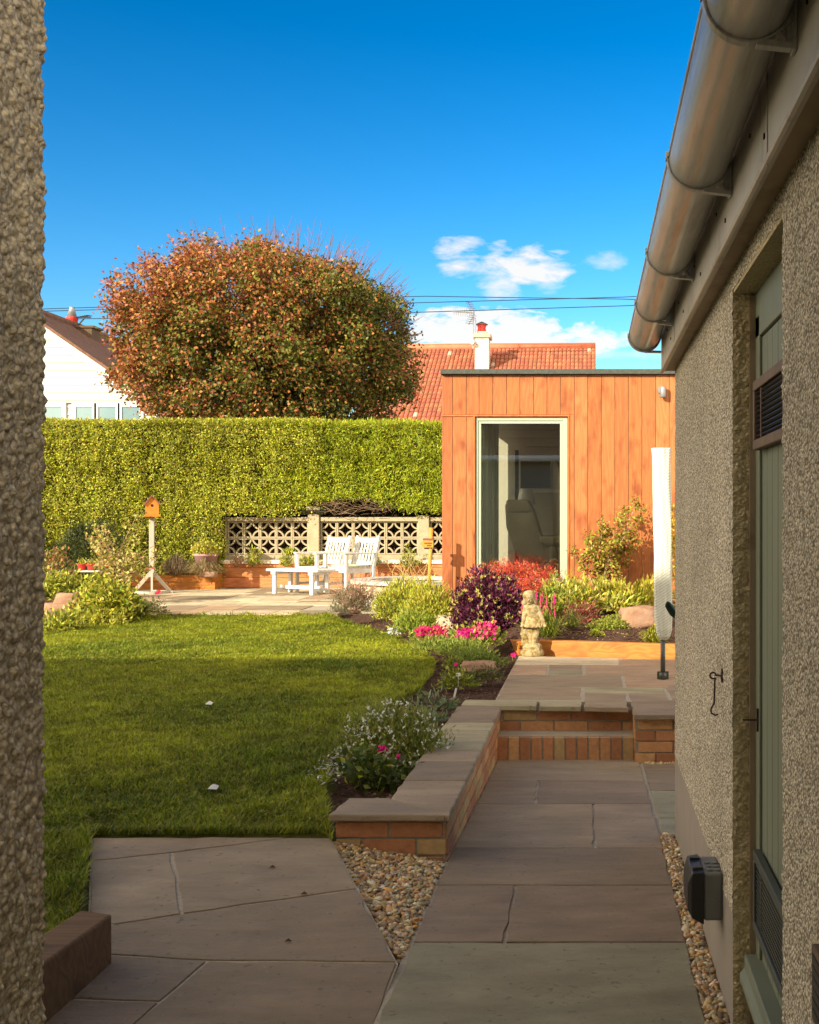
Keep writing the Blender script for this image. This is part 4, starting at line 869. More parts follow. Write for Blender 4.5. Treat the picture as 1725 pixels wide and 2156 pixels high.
# ------------------------------------------------------------------ covered clothes airer
AY = F*(CH-UZ)/(1430-VY); 
ar = thing('clothes_airer', 'folded rotary airer like a closed parasol in a tall white ribbed cover', 'clothes airer', (wx(1396, AY), AY, UZ))
ax = wx(1396, AY)
mb = MB(); mb.tube([(ax, AY, UZ), (ax, AY, wz(1340, AY))], .019, 14); mb.lathe([(.032, 0), (.030, .05), (.022, .055)], (ax, AY, UZ), 16); mb.build('pole', M['darkmetal'], ar, smooth=True)
mb = MB()
for a in (0, 90, 180, 270): mb.box((ax+.03*math.cos(R(a)), AY+.03*math.sin(R(a)), UZ+.03), (.028, .005, .06), rz=R(a))
mb.build('ground_socket', M['darkmetal'], ar)
prof = [(wz(1347, AY), .030, 1398), (wz(1340, AY), .052, 1398), (wz(1325, AY), .068, 1398), (wz(1300, AY), .073, 1397), (wz(1240, AY), .072, 1396.5), (wz(1150, AY), .074, 1396), (wz(1080, AY), .075, 1394.5), (wz(1010, AY), .074, 1393.5), (wz(960, AY), .075, 1392.5), (wz(944, AY), .081, 1392)]
vs = []; fs = []; nn = 64; rows_ = []
for i in range(len(prof)-1):
    for q in range(10):
        f = q/10; rows_.append(tuple(prof[i][k]*(1-f)+prof[i+1][k]*f for k in range(3)))
rows_.append(prof[-1])
for (zq, rr, px) in rows_:
    cx = wx(px, AY)
    for k in range(nn):
        a = 2*math.pi*k/nn; sq = 1/max(abs(math.cos(a)), abs(math.sin(a)))**.55
        rp_ = 1+.035*math.cos(a*8+zq*10)+.02*math.sin(a*13-zq*7)
        vs.append((cx+rr*sq*.92*rp_*math.cos(a), AY+rr*sq*.92*rp_*math.sin(a), zq))
for i in range(len(rows_)-1):
    for k in range(nn): fs.append((i*nn+k, i*nn+(k+1) % nn, (i+1)*nn+(k+1) % nn, (i+1)*nn+k))
fs.append(tuple(range((len(rows_)-1)*nn, len(rows_)*nn)))
cvm = bpy.data.materials.new('ribbed_cover'); cvm.use_nodes = True; t_ = cvm.node_tree; n_ = t_.nodes; b_ = n_['Principled BSDF']; b_.inputs['Roughness'].default_value = .7
co = n_.new('ShaderNodeTexCoord'); mp = n_.new('ShaderNodeMapping'); mp.inputs['Rotation'].default_value = (0, R(33), 0); t_.links.new(co.outputs['Object'], mp.inputs[0])
wv = n_.new('ShaderNodeTexWave'); wv.wave_type = 'BANDS'; wv.bands_direction = 'Z'; wv.inputs['Scale'].default_value = 17; wv.inputs['Distortion'].default_value = .8; wv.inputs['Detail Scale'].default_value = .6; t_.links.new(mp.outputs[0], wv.inputs['Vector'])
cr = n_.new('ShaderNodeValToRGB'); cr.color_ramp.elements[0].position = .0; cr.color_ramp.elements[0].color = (.48, .52, .42, 1); cr.color_ramp.elements[1].position = .45; cr.color_ramp.elements[1].color = (.66, .67, .62, 1)
t_.links.new(wv.outputs['Fac'], cr.inputs[0]); t_.links.new(cr.outputs[0], b_.inputs['Base Color'])
bp = n_.new('ShaderNodeBump'); bp.inputs['Distance'].default_value = .003; bp.inputs['Strength'].default_value = .6; t_.links.new(wv.outputs['Fac'], bp.inputs['Height']); t_.links.new(bp.outputs[0], b_.inputs['Normal'])
mb = MB(); mb.add(vs, fs); mb.build('cover', cvm, ar, smooth=True)

# ------------------------------------------------------------------ far garden: walls, planters, furniture
BY = 20.6; bs = F/BY
z2x = lambda x: 414+.32*x
z2y = lambda y: 1000.5+.32*y
bw = thing('screen_wall', 'pale concrete screen block wall with star-pierced blocks beneath the hedge', 'wall', (-4.6, BY, .1))
pt_, pb_ = wz(z2y(275), BY), .1
mb = MB(); mb.bx(wx(z2x(205), BY), wx(z2x(1850), BY), BY-.07, BY+.09, pb_, wz(z2y(523), BY)); mb.build('base_course', M['concrete'], bw)
for (a, b, top) in ((135, 207, 265), (745, 818, 230), (1465, 1537, 265)):
    mb = MB(); mb.bx(wx(z2x(a), BY), wx(z2x(b), BY), BY-.14, BY+.12, pb_, wz(z2y(top), BY)); pl_ = mb.build('pillar', M['concrete'], bw, bevel=.01)
    if a == 745: mb = MB(); mb.bx(wx(z2x(a-10), BY), wx(z2x(b+10), BY), BY-.16, BY+.14, wz(z2y(232), BY), wz(z2y(205), BY)); mb.build('pillar_cap', M['concrete'], pl_, bevel=.015)
for (a, b) in ((209, 743), (820, 1463), (1539, 1850)):
    mb = MB(); mb.bx(wx(z2x(a), BY), wx(z2x(b), BY), BY-.10, BY+.10, wz(z2y(304), BY), wz(z2y(276), BY)); mb.build('coping', M['concrete'], bw, bevel=.008)
def star_block(w_, h_, dp):
    """pierced block: square frame with four arcs leaving a star, centred on origin"""
    mb = MB(); r = .022
    for (x0, x1, z0, z1) in ((-w_/2, w_/2, h_/2-r, h_/2), (-w_/2, w_/2, -h_/2, -h_/2+r), (-w_/2, -w_/2+r, -h_/2+r, h_/2-r), (w_/2-r, w_/2, -h_/2+r, h_/2-r)): mb.bx(x0, x1, -dp/2, dp/2, z0, z1)
    for sx in (-1, 1):
        for sz in (-1, 1):
            c = Vector((sx*w_/2, 0, sz*h_/2)); ra = w_/2*.99; ns = 9; vs = []
            for i in range(ns+1):
                a = math.pi/2*i/ns; d = Vector((-sx*math.cos(a), 0, -sz*math.sin(a)))
                for rr in (ra, ra-.026):
                    p = c+d*rr; vs += [(p.x, -dp/2+.012, p.z), (p.x, dp/2-.012, p.z)]
            fs = []
            for i in range(ns):
                b = i*4; fs += [(b, b+4, b+5, b+1), (b+2, b+3, b+7, b+6), (b, b+2, b+6, b+4), (b+1, b+5, b+7, b+3)]
            mb.add(vs, fs)
    return mb
pitch = 106*.32*BY/F; ph = (z2y(415)-z2y(304))*BY/F
blk = None
for (a, cnt, pz) in ((209, 5, 106.5), (820, 6, 107), (1541, 3, 106)):
    for i in range(cnt):
        for rw_ in range(2):
            cx = wx(z2x(a+pz*(i+.5)), BY); cz = wz(z2y(359+rw_*109), BY)
            if blk is None:
                blk = star_block(pitch-.004, .28, .10).build('pierced_block', M['concrete'])
                blk.parent = bw; me = blk.data
                off = Vector(blk.location); me.transform(Matrix.Translation(off))
                o = blk
            else: o = blk.copy(); C.objects.link(o); o.parent = bw
            o.location = Vector((cx, BY, cz))-Vector(bw.location)
# raised planter
RY = F*(CH-.03)/(1237.5-VY)
PC = [(.58, .21, .085), (.54, .19, .075), (.60, .23, .09)]
rpn = thing('raised_planter', 'long raised planter of red-brown boards with a pale top rail under the block wall', 'planter', (-4.4, RY+.3, .03))
pl0 = wx(465, RY); prr = -1.55
mb = MB()
zz = [.03, wz(1216, RY), wz(1201, RY)+.05, wz(1187, RY)]
for i in range(3):
    x = pl0
    while x < prr:
        x1 = min(x+2.4, prr); mb.bx(x+.002, x1-.002, RY, RY+.03, zz[i]+.002, zz[i+1]-.002, tuple(v*random.uniform(.93, 1.07) for v in PC[i])); x = x1
    mb.bx(pl0-.001, pl0+.03, RY+.031, RY+.7, zz[i]+.002, zz[i+1]-.002, PC[0])
mb.build('boards', M['planter'], rpn, bevel=.004)
mb = MB(); mb.bx(pl0-.03, prr, RY-.03, RY+.09, wz(1187, RY)+.001, wz(1179, RY)); mb.build('top_rail', material('pale_rail', base=(.78, .70, .56), rough=.6, nscale=6, namt=.15, stretch=(.4, 1, 1)), rpn, bevel=.005)
mb = MB(); mb.bx(pl0+.03, prr, RY+.035, BY-.15, .03, wz(1190, RY)); mb.build('planter_soil', M['soil'], rpn)
# low sleeper planter at left
LY2 = F*(CH-.03)/(1241-VY)
lpn = thing('sleeper_planter', 'low planter of new orange sleepers behind the birdhouse', 'planter', (-7.5, LY2+.3, .03))
mb = MB(); xr = wx(453, LY2); zl = wz(1210, LY2)
mb.bx(xr-3.3, xr-.0, LY2, LY2+.09, .03, (.03+zl)/2-.002); mb.bx(xr-3.3, xr+.001, LY2-.004, LY2+.09, (.03+zl)/2+.002, zl)
mb.bx(-12, xr-3.32, LY2+.02, LY2+.11, .03, zl-.01); mb.bx(xr-.09, xr+.006, LY2+.094, RY+.0, .03, zl+.002)
mb.build('sleepers', M['sleeper'], lpn, bevel=.006)
mb = MB(); mb.bx(-12, xr-.09, LY2+.09, BY, -.1, zl-.06); mb.build('planter_soil', M['soil'], lpn)
# round stone pool edge
ry_ = 17.0; cxr = wx(872, ry_); zr = wz(1219, ry_)
rg = thing('stone_ring', 'round cream stone ring behind the twiggy shrubs at the patio edge', 'raised pond', (cxr, ry_, .03))
mb = MB()
for k in range(26):
    a0, a1 = R(k*360/26+.5), R((k+1)*360/26-.5)
    for q in range(3):
        z0 = .03+q*(zr-.07)/3; z1 = z0+(zr-.07)/3-.006
        poly = [(cxr+r_*math.cos(a), ry_+r_*math.sin(a)) for r_, a in ((.84, a0), (.84, a1), (.66, a1), (.66, a0))]
        mb.prism(poly, z0, z1)
mb.build('stone_courses', M['sandrock'], rg)
mb = MB(); n = 48; vs = []
for (r_, z_) in ((.90, zr-.045), (.90, zr), (.60, zr), (.60, zr-.045)):
    for k in range(n): vs.append((cxr+r_*math.cos(2*math.pi*k/n), ry_+r_*math.sin(2*math.pi*k/n), z_))
mb.add(vs, [(i*n+k, i*n+(k+1) % n, ((i+1) % 4)*n+(k+1) % n, ((i+1) % 4)*n+k) for i in range(4) for k in range(n)]); mb.build('capping', material('ring_cap', base=(.50, .47, .42), rough=.8, nscale=10, namt=.15), rg)
mb = MB(); mb.lathe([(.78, .0), (.78, .2)], (cxr, ry_, .03), 32); mb.build('infill', M['bmortar'], rg)
n = 60; X = rng.uniform(wx(775, 15.9), wx(815, 15.9), n); Yv = rng.uniform(15.75, 16.1, n)
stones('white_pebbles', X, Yv, .05+rng.uniform(0, .06, n), rng.uniform(.03, .05, n), [(.75, .72, .65), (.8, .78, .74)], flat=.8)

# chairs
def make_chair():
    r = thing('garden_chair', '', 'chair', (0, 0, 0), 'white slatted garden armchairs'); W = .56; D_ = .52
    def leg(x, y, h, lean=0):
        mb = MB(); mb.bar((x, y, 0), (x, y+lean, h), .055, .05, up=(0, 1, 0)); return mb.build('leg', M['white'], r, bevel=.004)
    for s in (-1, 1):
        leg(s*W/2, 0, .62)                                 # local: front at y=0, back at +D
        mb = MB(); mb.bar((s*W/2, D_, 0), (s*W/2, D_, .42), .055, .05, up=(0, 1, 0)); mb.bar((s*W/2, D_, .40), (s*W/2, D_+.12, .90), .055, .05, up=(0, 1, 0)); mb.build('leg', M['white'], r, bevel=.004)
        mb = MB(); mb.bx(s*W/2-.035, s*W/2+.035, -.05, D_+.07, .62, .645); mb.build('armrest', M['white'], r, bevel=.005)
        mb = MB(); mb.bx(s*W/2-.012, s*W/2+.012, .02, D_-.02, .32, .39); mb.bx(s*W/2-.012, s*W/2+.012, .02, D_-.02, .12, .16); mb.build('side_rail', M['white'], r)
    mb = MB(); mb.bx(-W/2+.02, W/2-.02, -.02, .01, .33, .41); mb.build('front_rail', M['white'], r, bevel=.003)
    mb = MB()
    for q in range(6): mb.bx(-W/2+.03, W/2-.03, .015+q*.083, .015+q*.083+.070, .392, .41)
    mb.build('seat', M['white'], r, bevel=.003)
    mb = MB(); d = Vector((0, .12, .5)).normalized(); o = Vector((0, D_, .40))
    p = lambda x, s: (x, o.y+d.y*s, o.z+d.z*s)
    mb.bar(p(-W/2, .44), p(W/2, .44), .075, .028, up=(0, .95, -.3)); mb.bar(p(-W/2, .06), p(W/2, .06), .05, .028, up=(0, .95, -.3))
    for q in range(6): x = -W/2+.07+q*(W-.14)/5; mb.bar(p(x, .05), p(x, .42), .040, .015, up=(0, .95, -.3))
    mb.build('backrest', M['white'], r, bevel=.002)
    return r
ch = make_chair(); sc_ = 1.0
th = R(-43)
def put_chair(o, px, Yc, label):
    o.location = (wx(px, Yc)+math.cos(th)*.28, Yc+math.sin(th)*.28, .032); o.rotation_euler = (0, 0, th); o['label'] = label
put_chair(ch, 626, 19.25, 'left of two white slatted armchairs, partly behind the low table')
c2 = copy_tree(ch); put_chair(c2, 686, 19.10, 'right-hand white slatted armchair with a pale cushion on its seat')
cu = MB(); ccx, ccy = c2.location.x, c2.location.y
def rot2(x, y): return (ccx+x*math.cos(th)-y*math.sin(th), ccy+x*math.sin(th)+y*math.cos(th))
cu.prism([rot2(-.24, .03), rot2(.24, .03), rot2(.24, .47), rot2(-.24, .47)], .443, .475); cuo = cu.build('seat_cushion', M['cushion'], bevel=.012); setp(cuo, 'thin cream cushion lying on the right white armchair', 'cushion')
# low table
tb = thing('low_table', 'low white slatted wooden table in front of the armchairs', 'table', (-4.55, 18.8, .03))
A = Vector((wx(560, 18.84), 18.84, 0)); B = Vector((wx(668, 18.38), 18.38, 0)); u = (B-A).normalized(); v = Vector((-u.y, u.x, 0)); Lt = (B-A).length; ang_t = math.atan2(u.y, u.x)
for q in range(4):
    mb = MB(); c = A+u*Lt/2+v*(.055+q*.118); mb.box((c.x, c.y, .405), (Lt, .105, .035), rz=ang_t); mb.build('slat', M['white'], tb, bevel=.004)
for s_ in (.14, Lt-.14):
    mb = MB(); c = A+u*s_+v*.235; mb.box((c.x, c.y, .362), (.09, .46, .05), rz=ang_t); mb.build('cross_rail', M['white'], tb, bevel=.004)
    for q in (.05, .42): mb = MB(); c = A+u*s_+v*q; mb.box((c.x, c.y, .185), (.06, .05, .31), rz=ang_t); mb.build('leg', M['white'], tb, bevel=.004)
mb = MB(); c = A+u*Lt/2+v*.235; mb.box((c.x, c.y, .13), (Lt-.2, .04, .055), rz=ang_t)
for s_ in (.14, Lt-.14): c = A+u*s_+v*.235; mb.box((c.x, c.y, .10), (.035, .36, .045), rz=ang_t)
mb.build('stretcher', M['white'], tb, bevel=.003)

# bird house on post
HY = 18.85; hx = wx(320, HY)
bt = thing('birdhouse', 'orange birdhouse with brown roof on a tall pale post with splayed feet', 'birdhouse', (hx, HY, .03))
mb = MB(); mb.box((hx, HY, (wz(1215, HY)+wz(1088, HY))/2), (.075, .075, wz(1088, HY)-wz(1215, HY)), rz=R(12)); mb.build('post', M['palewood'], bt, bevel=.004)
ang0 = 20
for q in range(4):
    a = R(ang0+q*90); e = Vector((hx+.27*math.cos(a), HY+.27*math.sin(a), .06)); mb = MB(); mb.bar(e, (hx+.03*math.cos(a), HY+.03*math.sin(a), wz(1207, HY)), .055, .03, up=(-math.sin(a), math.cos(a), 0)); mb.build('brace', M['palewood'], bt)
mb = MB(); cs = [(hx+.27*math.cos(R(ang0+q*90)), HY+.27*math.sin(R(ang0+q*90))) for q in range(4)]
for q in range(4): a, b = cs[q], cs[(q+1) % 4]; mb.bar((a[0], a[1], .055), (b[0], b[1], .055), .05, .035)
for c in cs: mb.box((c[0], c[1], .05), (.09, .06, .04), rz=R(ang0))
mb.build('base_frame', M['palewood'], bt)
rzb = R(22); hz0 = wz(1084, HY); W, Dd = .20, .22; eh = wz(1060, HY)-hz0; ph_ = wz(1046, HY)-hz0
def bh(x, y, z_): return Vector((hx+x*math.cos(rzb)-y*math.sin(rzb), HY+x*math.sin(rzb)+y*math.cos(rzb), hz0+z_))
mb = MB(); mb.add([bh(-W/2, -Dd/2, 0), bh(W/2, -Dd/2, 0), bh(W/2, -Dd/2, eh), bh(0, -Dd/2, ph_), bh(-W/2, -Dd/2, eh), bh(-W/2, -Dd/2+.012, 0), bh(W/2, -Dd/2+.012, 0), bh(W/2, -Dd/2+.012, eh), bh(0, -Dd/2+.012, ph_), bh(-W/2, -Dd/2+.012, eh)],
    [(0, 1, 2, 3, 4), (9, 8, 7, 6, 5), (1, 6, 7, 2), (0, 4, 9, 5), (0, 5, 6, 1)]); mb.build('front', M['birdfront'], bt)
mb = MB(); mb.add([bh(-W/2+.004, -Dd/2+.013, 0), bh(W/2-.004, -Dd/2+.013, 0), bh(W/2-.004, -Dd/2+.013, eh), bh(0, -Dd/2+.013, ph_), bh(-W/2+.004, -Dd/2+.013, eh), bh(-W/2+.004, Dd/2, 0), bh(W/2-.004, Dd/2, 0), bh(W/2-.004, Dd/2, eh), bh(0, Dd/2, ph_), bh(-W/2+.004, Dd/2, eh)],
    [(9, 8, 7, 6, 5), (1, 6, 7, 2), (0, 4, 9, 5), (0, 5, 6, 1)]); mb.build('box', M['brownpaint'], bt)
mb = MB()
for s_ in (-1, 1):
    mb.add([bh(0, -Dd/2-.03, ph_+.022), bh(s_*(W/2+.03), -Dd/2-.03, eh-.018), bh(s_*(W/2+.03), Dd/2+.03, eh-.018), bh(0, Dd/2+.03, ph_+.022), bh(0, -Dd/2-.03, ph_+.004), bh(s_*(W/2+.02), -Dd/2-.03, eh-.032), bh(s_*(W/2+.02), Dd/2+.03, eh-.032), bh(0, Dd/2+.03, ph_+.004)],
        [(0, 1, 2, 3), (7, 6, 5, 4), (0, 4, 5, 1), (1, 5, 6, 2), (2, 6, 7, 3)])
mb.build('roof', M['brownpaint'], bt)
mb = MB(); mb.tube([bh(0, -Dd/2-.003, eh*.82), bh(0, -Dd/2+.004, eh*.82)], .022, 16); mb.build('entrance_hole', M['dark'], bt)
mb = MB(); c = bh(0, -.03, -.015); mb.box(c, (W+.05, Dd+.10, .022), rz=rzb); mb.build('tray', M['birdfront'], bt)

# wooden sign on stake
SGY = 14.15
sg = thing('wooden_sign', 'small carved wooden sign on a yellow stake beside the garden room corner', 'sign', (wx(905, SGY), SGY, .05))
mb = MB(); mb.tube([(wx(903, SGY), SGY, .0), (wx(905, SGY), SGY, .6), (wx(908, SGY), SGY, wz(1111, SGY))], [.022, .022, .026], 10); mb.build('stake', M['signwood'], sg, smooth=True)
mb = MB(); s0, s1 = wx(886.5, SGY), wx(913.5, SGY); z0, z1 = wz(1152.5, SGY), wz(1138, SGY)
mb.add([(s0+.03, SGY-.045, z0), (s1, SGY-.045, z0), (s1, SGY-.045, z1), (s0+.03, SGY-.045, z1), (s0, SGY-.045, (z0+z1)/2)]+[(s0+.03, SGY-.025, z0), (s1, SGY-.025, z0), (s1, SGY-.025, z1), (s0+.03, SGY-.025, z1), (s0, SGY-.025, (z0+z1)/2)],
    [(0, 1, 2, 3, 4), (9, 8, 7, 6, 5), (0, 5, 6, 1), (1, 6, 7, 2), (2, 7, 8, 3), (3, 8, 9, 4), (4, 9, 5, 0)]); pb = mb.build('board', M['signwood'], sg)
mb = MB(); r2 = random.Random(5)
for row_, (n1, zq) in enumerate(((10, .62), (6, .30))):
    for q in range(n1): cx = s0+.045+(s1-s0-.06)*(q+.5)/10+(.03 if row_ else 0); cz = z0+(z1-z0)*zq; mb.box((cx, SGY-.047, cz), (.004, .004, .018), ry=r2.uniform(-.5, .5)); mb.box((cx+.003, SGY-.047, cz+r2.choice((-.006, .006, 0))), (.007, .004, .003))
mb.build('lettering', M['carving'], pb)
mb = MB(); mb.bx(s0+.03, s1+.005, SGY-.04, SGY+.02, z1+.002, z1+.026); mb.build('backing_block', M['brownpaint'], sg); mb = MB(); mb.bx(s0+.04, s1+.02, SGY-.02, SGY+.03, z0-.022, z0-.002); mb.build('backing_block', M['brownpaint'], sg)

# ------------------------------------------------------------------ background houses
wh = thing('white_house', 'white weatherboarded gable house with brown roof behind the left hedge', 'house', (-15, 35, 0))
HYY = 30.0; apx, apz = wx(42, HYY), wz(652, HYY); sl_ = .69
def rz_(x): return apz-sl_*abs(x-apx)
hw_ = 7.0
mb = MB(); nb = 60; zb = 0
# weatherboards: each board a shallow wedge
zq = 0
while zq < apz-.1:
    z2 = min(zq+.19, apz-.02); half = lambda z_: min((apz-z_)/sl_, hw_-.3)
    a0, a1 = half(zq), half(z2)
    mb.add([(apx-a0, HYY-.02, zq), (apx+a0, HYY-.02, zq), (apx+a1, HYY, z2), (apx-a1, HYY, z2), (apx-a0, HYY, zq), (apx+a0, HYY, zq)], [(0, 1, 2, 3), (4, 5, 1, 0)]); zq = z2
mb.bx(apx-hw_+.3, apx+hw_-.3, HYY, 42, 0, rz_(apx+hw_)); mb.add([(apx-hw_+.3, HYY+.02, rz_(apx+hw_-.3)), (apx+hw_-.3, HYY+.02, rz_(apx+hw_-.3)), (apx, HYY+.02, apz)], [(0, 1, 2)]); mb.build('wall', M['house_white'], wh)
mb = MB()
for s_ in (-1, 1):
    mb.add([(apx, HYY-.12, apz+.10), (apx+s_*hw_, HYY-.12, rz_(apx+hw_)+.10), (apx+s_*hw_, 42.3, rz_(apx+hw_)+.10), (apx, 42.3, apz+.10), (apx, HYY-.12, apz+.0), (apx+s_*hw_, HYY-.12, rz_(apx+hw_)-.0), (apx+s_*hw_, 42.3, rz_(apx+hw_)-.0), (apx, 42.3, apz)],
        [(0, 1, 2, 3) if s_ > 0 else (3, 2, 1, 0), (4, 5, 1, 0), (1, 5, 6, 2), (7, 6, 5, 4)])
mb.tube([(apx, HYY-.12, apz+.12), (apx, 42.3, apz+.12)], .1, 8)
rf = mb.build('roof', M['tile_brown'], wh)
mb = MB()
for s_ in (-1, 1): mb.bar((apx, HYY-.14, apz-.08), (apx+s_*hw_, HYY-.14, rz_(apx+hw_)-.08), .05, .16)
mb.build('barge_board', material('barge', base=(.66, .64, .58), rough=.6), wh)
cyh = 33.2; cxh = apx+.05
mb = MB(); mb.bx(cxh-.1, cxh+.55, cyh-.3, cyh+.3, apz-.6, apz+.0); mb.bx(cxh-.12, cxh+.62, cyh-.34, cyh+.34, apz+.0, apz+.06); cm_ = mb.build('chimney', M['bark'], rf)
mb = MB(); mb.lathe([(.13, 0), (.16, .06), (.15, .30), (.17, .32), (.16, .38)], (wx(152, cyh), cyh, wz(697, cyh)), 14); mb.build('chimney_pot', M['red'], cm_, smooth=True)
mb = MB(); mb.lathe([(.14, 0), (.07, .25), (.08, .30)], (wx(152, cyh), cyh, wz(697, cyh)+.37), 12); mb.build('cowl', M['metal'], cm_, smooth=True)
mb = MB(); mb.tube([(wx(160, cyh), cyh, wz(690, cyh)), (wx(178, cyh), cyh, wz(670, cyh))], .022, 6); mb.tube([(wx(158, cyh), cyh, wz(668, cyh)), (wx(192, cyh), cyh, wz(668, cyh))], .02, 5)
for q in range(7): mb.tube([(wx(161+q*4.5, cyh), cyh-.2, wz(671.5-q*.9, cyh)), (wx(161+q*4.5, cyh), cyh+.2, wz(664.5-q*.3, cyh))], .01, 4)
mb.build('aerial', M['darkmetal'], cm_)
def roof_pt(px, py):                                       # the right-hand slope of the white house
    y = 33.0
    for _ in range(60):
        x = wx(px, y); zq = apz+.12-sl_*(x-apx); y = F*(zq-CH)/(VY-py)
    return (x, y, zq)
mb = MB(); pts = [roof_pt(232, 747), roof_pt(262, 768)]
x, y, zq = pts[0]; dv = Vector((1, 0, -sl_)).normalized(); o = Vector((x-.1, y, apz+.12-sl_*(x-.1-apx)))
q_ = [o, o+dv*1.5, o+dv*1.5+Vector((0, 1.2, 0)), o+Vector((0, 1.2, 0))]; nn_ = Vector((sl_, 0, 1)).normalized()*.10
mb.add([*q_, *[p_+nn_ for p_ in q_]], [(0, 1, 5, 4), (1, 2, 6, 5), (2, 3, 7, 6), (3, 0, 4, 7), (4, 5, 6, 7)]); sk_ = mb.build('skylight', M['white'], rf)
q2 = [p_.lerp(sum(q_, Vector())/4, .16)+nn_*1.06 for p_ in q_]; mb = MB(); mb.add(q2, [(0, 1, 2, 3)]); mb.build('pane', M['house_glass'], sk_)
z8b = lambda x, y: (89.7+.148*x, 621+.148*y)
for (a, b) in ((20, 290), (487, 722), (805, 1055), (1140, 1390)):
    x0, y0 = z8b(a, 1580); x1, _ = z8b(b, 1580); X0_, X1_ = wx(x0, HYY), wx(x1, HYY); Zt = wz(y0+2.5, HYY)
    mb = MB(); mb.bx(X0_-.10, X1_+.10, HYY-.06, HYY+.0, Zt+.0, Zt+.10); mb.bx(X0_-.10, X0_, HYY-.06, HYY, Zt-1.1, Zt); mb.bx(X1_, X1_+.10, HYY-.06, HYY, Zt-1.1, Zt); mb.bx(X0_-.1, X1_+.1, HYY-.08, HYY, Zt-1.2, Zt-1.1)
    f_ = mb.build('window', M['white'], wh); mb = MB(); mb.bx(X0_, X1_, HYY-.035, HYY-.03, Zt-1.1, Zt); mb.build('pane', M['house_glass'], f_)
mb = MB(); mb.bx(wx(139, HYY), wx(154, HYY), HYY-.05, HYY-.02, wz(850, HYY), wz(848, HYY)); mb.build('vent_slot', M['brownpaint'], wh)

# orange tiled house
oh2 = thing('tiled_house', 'house with an orange pantiled roof and harled chimney behind the garden room', 'house', (-3, 38, 0))
RYr, RYe = 38.0, 31.5; rzr = wz(734, RYr); rze = wz(893, 33)-1.0; xr_ = wx(1254, RYr); xl_ = wx(800, RYr)
mb = MB(); sl3 = Vector((0, RYe-RYr, rze-rzr)); Ls = sl3.length; sl3.normalize(); nr = Vector((0, sl3.z, -sl3.y)); nr = nr if nr.z > 0 else -nr
tp = .1300; rowg = .30; OC = [(.38, .125, .072), (.42, .15, .08), (.35, .11, .07), (.39, .165, .085), (.36, .125, .085), (.34, .14, .075)]
nrw = int(Ls/rowg)+1; ncl = int((xr_-xl_)/tp)
r4 = random.Random(9)
for i in range(nrw):
    s0 = i*rowg; s1 = s0+rowg+.02
    for j in range(ncl):
        x0 = xr_-(j+1)*tp; c = r4.choice(OC); jj = r4.uniform(.78, .98); c = tuple(v*jj for v in c)
        if r4.random() < .008: c = (.5, .42, .34)
        base0 = Vector((0, RYr, rzr))+sl3*s0; base1 = Vector((0, RYr, rzr))+sl3*s1; vs = []
        for bse, lift in ((base0, .0), (base1, .03)):
            for q in range(5): a = math.pi*q/4; vs.append((x0+tp*(.5-.5*math.cos(a)), bse.y+nr.y*(lift+.045*math.sin(a)), bse.z+nr.z*(lift+.045*math.sin(a))))
        mb.add(vs, [(q, 5+q, 6+q, q+1) for q in range(4)]+[(5, 6, 7, 8, 9)], c)
rf = mb.build('roof', M['tile_orange'], oh2)
mb = MB(); mb.tube([(xl_, RYr, rzr+.02), (xr_, RYr, rzr+.06)], .13, 10, (.52, .16, .09)); mb.build('ridge_tiles', M['tile_orange'], rf, smooth=True)
mb = MB(); mb.add([(xl_, RYr, rzr-.05), (xr_-.02, RYr, rzr-.05), (xr_-.02, RYe, rze-.05), (xl_, RYe, rze-.05), (xr_-.02, RYr+6.5, rze), (xl_, RYr+6.5, rze), (xl_, RYe, 0), (xr_-.02, RYe, 0), (xr_-.02, RYr+6.5, 0), (xl_, RYr+6.5, 0)],
    [(3, 2, 1, 0), (0, 1, 4, 5), (2, 7, 8, 4, 1), (6, 7, 2, 3), (0, 5, 9, 6, 3), (4, 8, 9, 5)]); mb.build('wall', M['harl'], oh2)
CYc = 36.3; ca, cb = wx(1000, CYc), wx(1029, CYc)
mb = MB(); mb.bx(ca, cb, CYc, CYc+.6, wz(800, CYc), wz(711, CYc)); chm = mb.build('chimney', M['harl'], oh2)
mb = MB(); mb.bx(ca-.05, cb+.06, CYc-.06, CYc+.66, wz(711, CYc), wz(702, CYc)); mb.bx(ca+.06, cb-.06, CYc+.03, CYc+.5, wz(702, CYc), wz(697, CYc)); mb.build('chimney_cap', M['sandrock'], chm, bevel=.02)
mb = MB(); pz0 = wz(698, CYc); mb.lathe([(.13, 0), (.14, .03), (.12, .15), (.15, .22), (.15, .27), (.10, .27)], (wx(1013, CYc), CYc+.25, pz0), 14); mb.build('chimney_pot', M['red'], chm, smooth=True)
mb = MB(); zc = wz(680, CYc); cp = wx(1013, CYc); mb.lathe([(.19, -.02), (.19, 0), (.02, .08)], (cp, CYc+.25, zc), 14)
for q in range(6): a = q*math.pi/3; mb.tube([(cp+.12*math.cos(a), CYc+.25+.12*math.sin(a), pz0+.26), (cp+.12*math.cos(a), CYc+.25+.12*math.sin(a), zc)], .012, 4)
mb.build('cowl', M['darkmetal'], chm)
mb = MB(); ax_ = wx(997, CYc); mb.tube([(ax_, CYc-.04, wz(735, CYc)), (ax_, CYc-.04, wz(658, CYc))], .022, 6); mb.tube([(wx(1002, CYc), CYc-.04, wz(700, CYc)), (wx(1002, CYc), CYc-.04, wz(672, CYc)), (ax_, CYc-.04, wz(668, CYc))], .015, 5)
b0_, b1_ = Vector((wx(1000, CYc), CYc-.1, wz(660, CYc))), Vector((wx(957, CYc), CYc-.5, wz(662, CYc))); mb.tube([b0_, b1_], .016, 5)
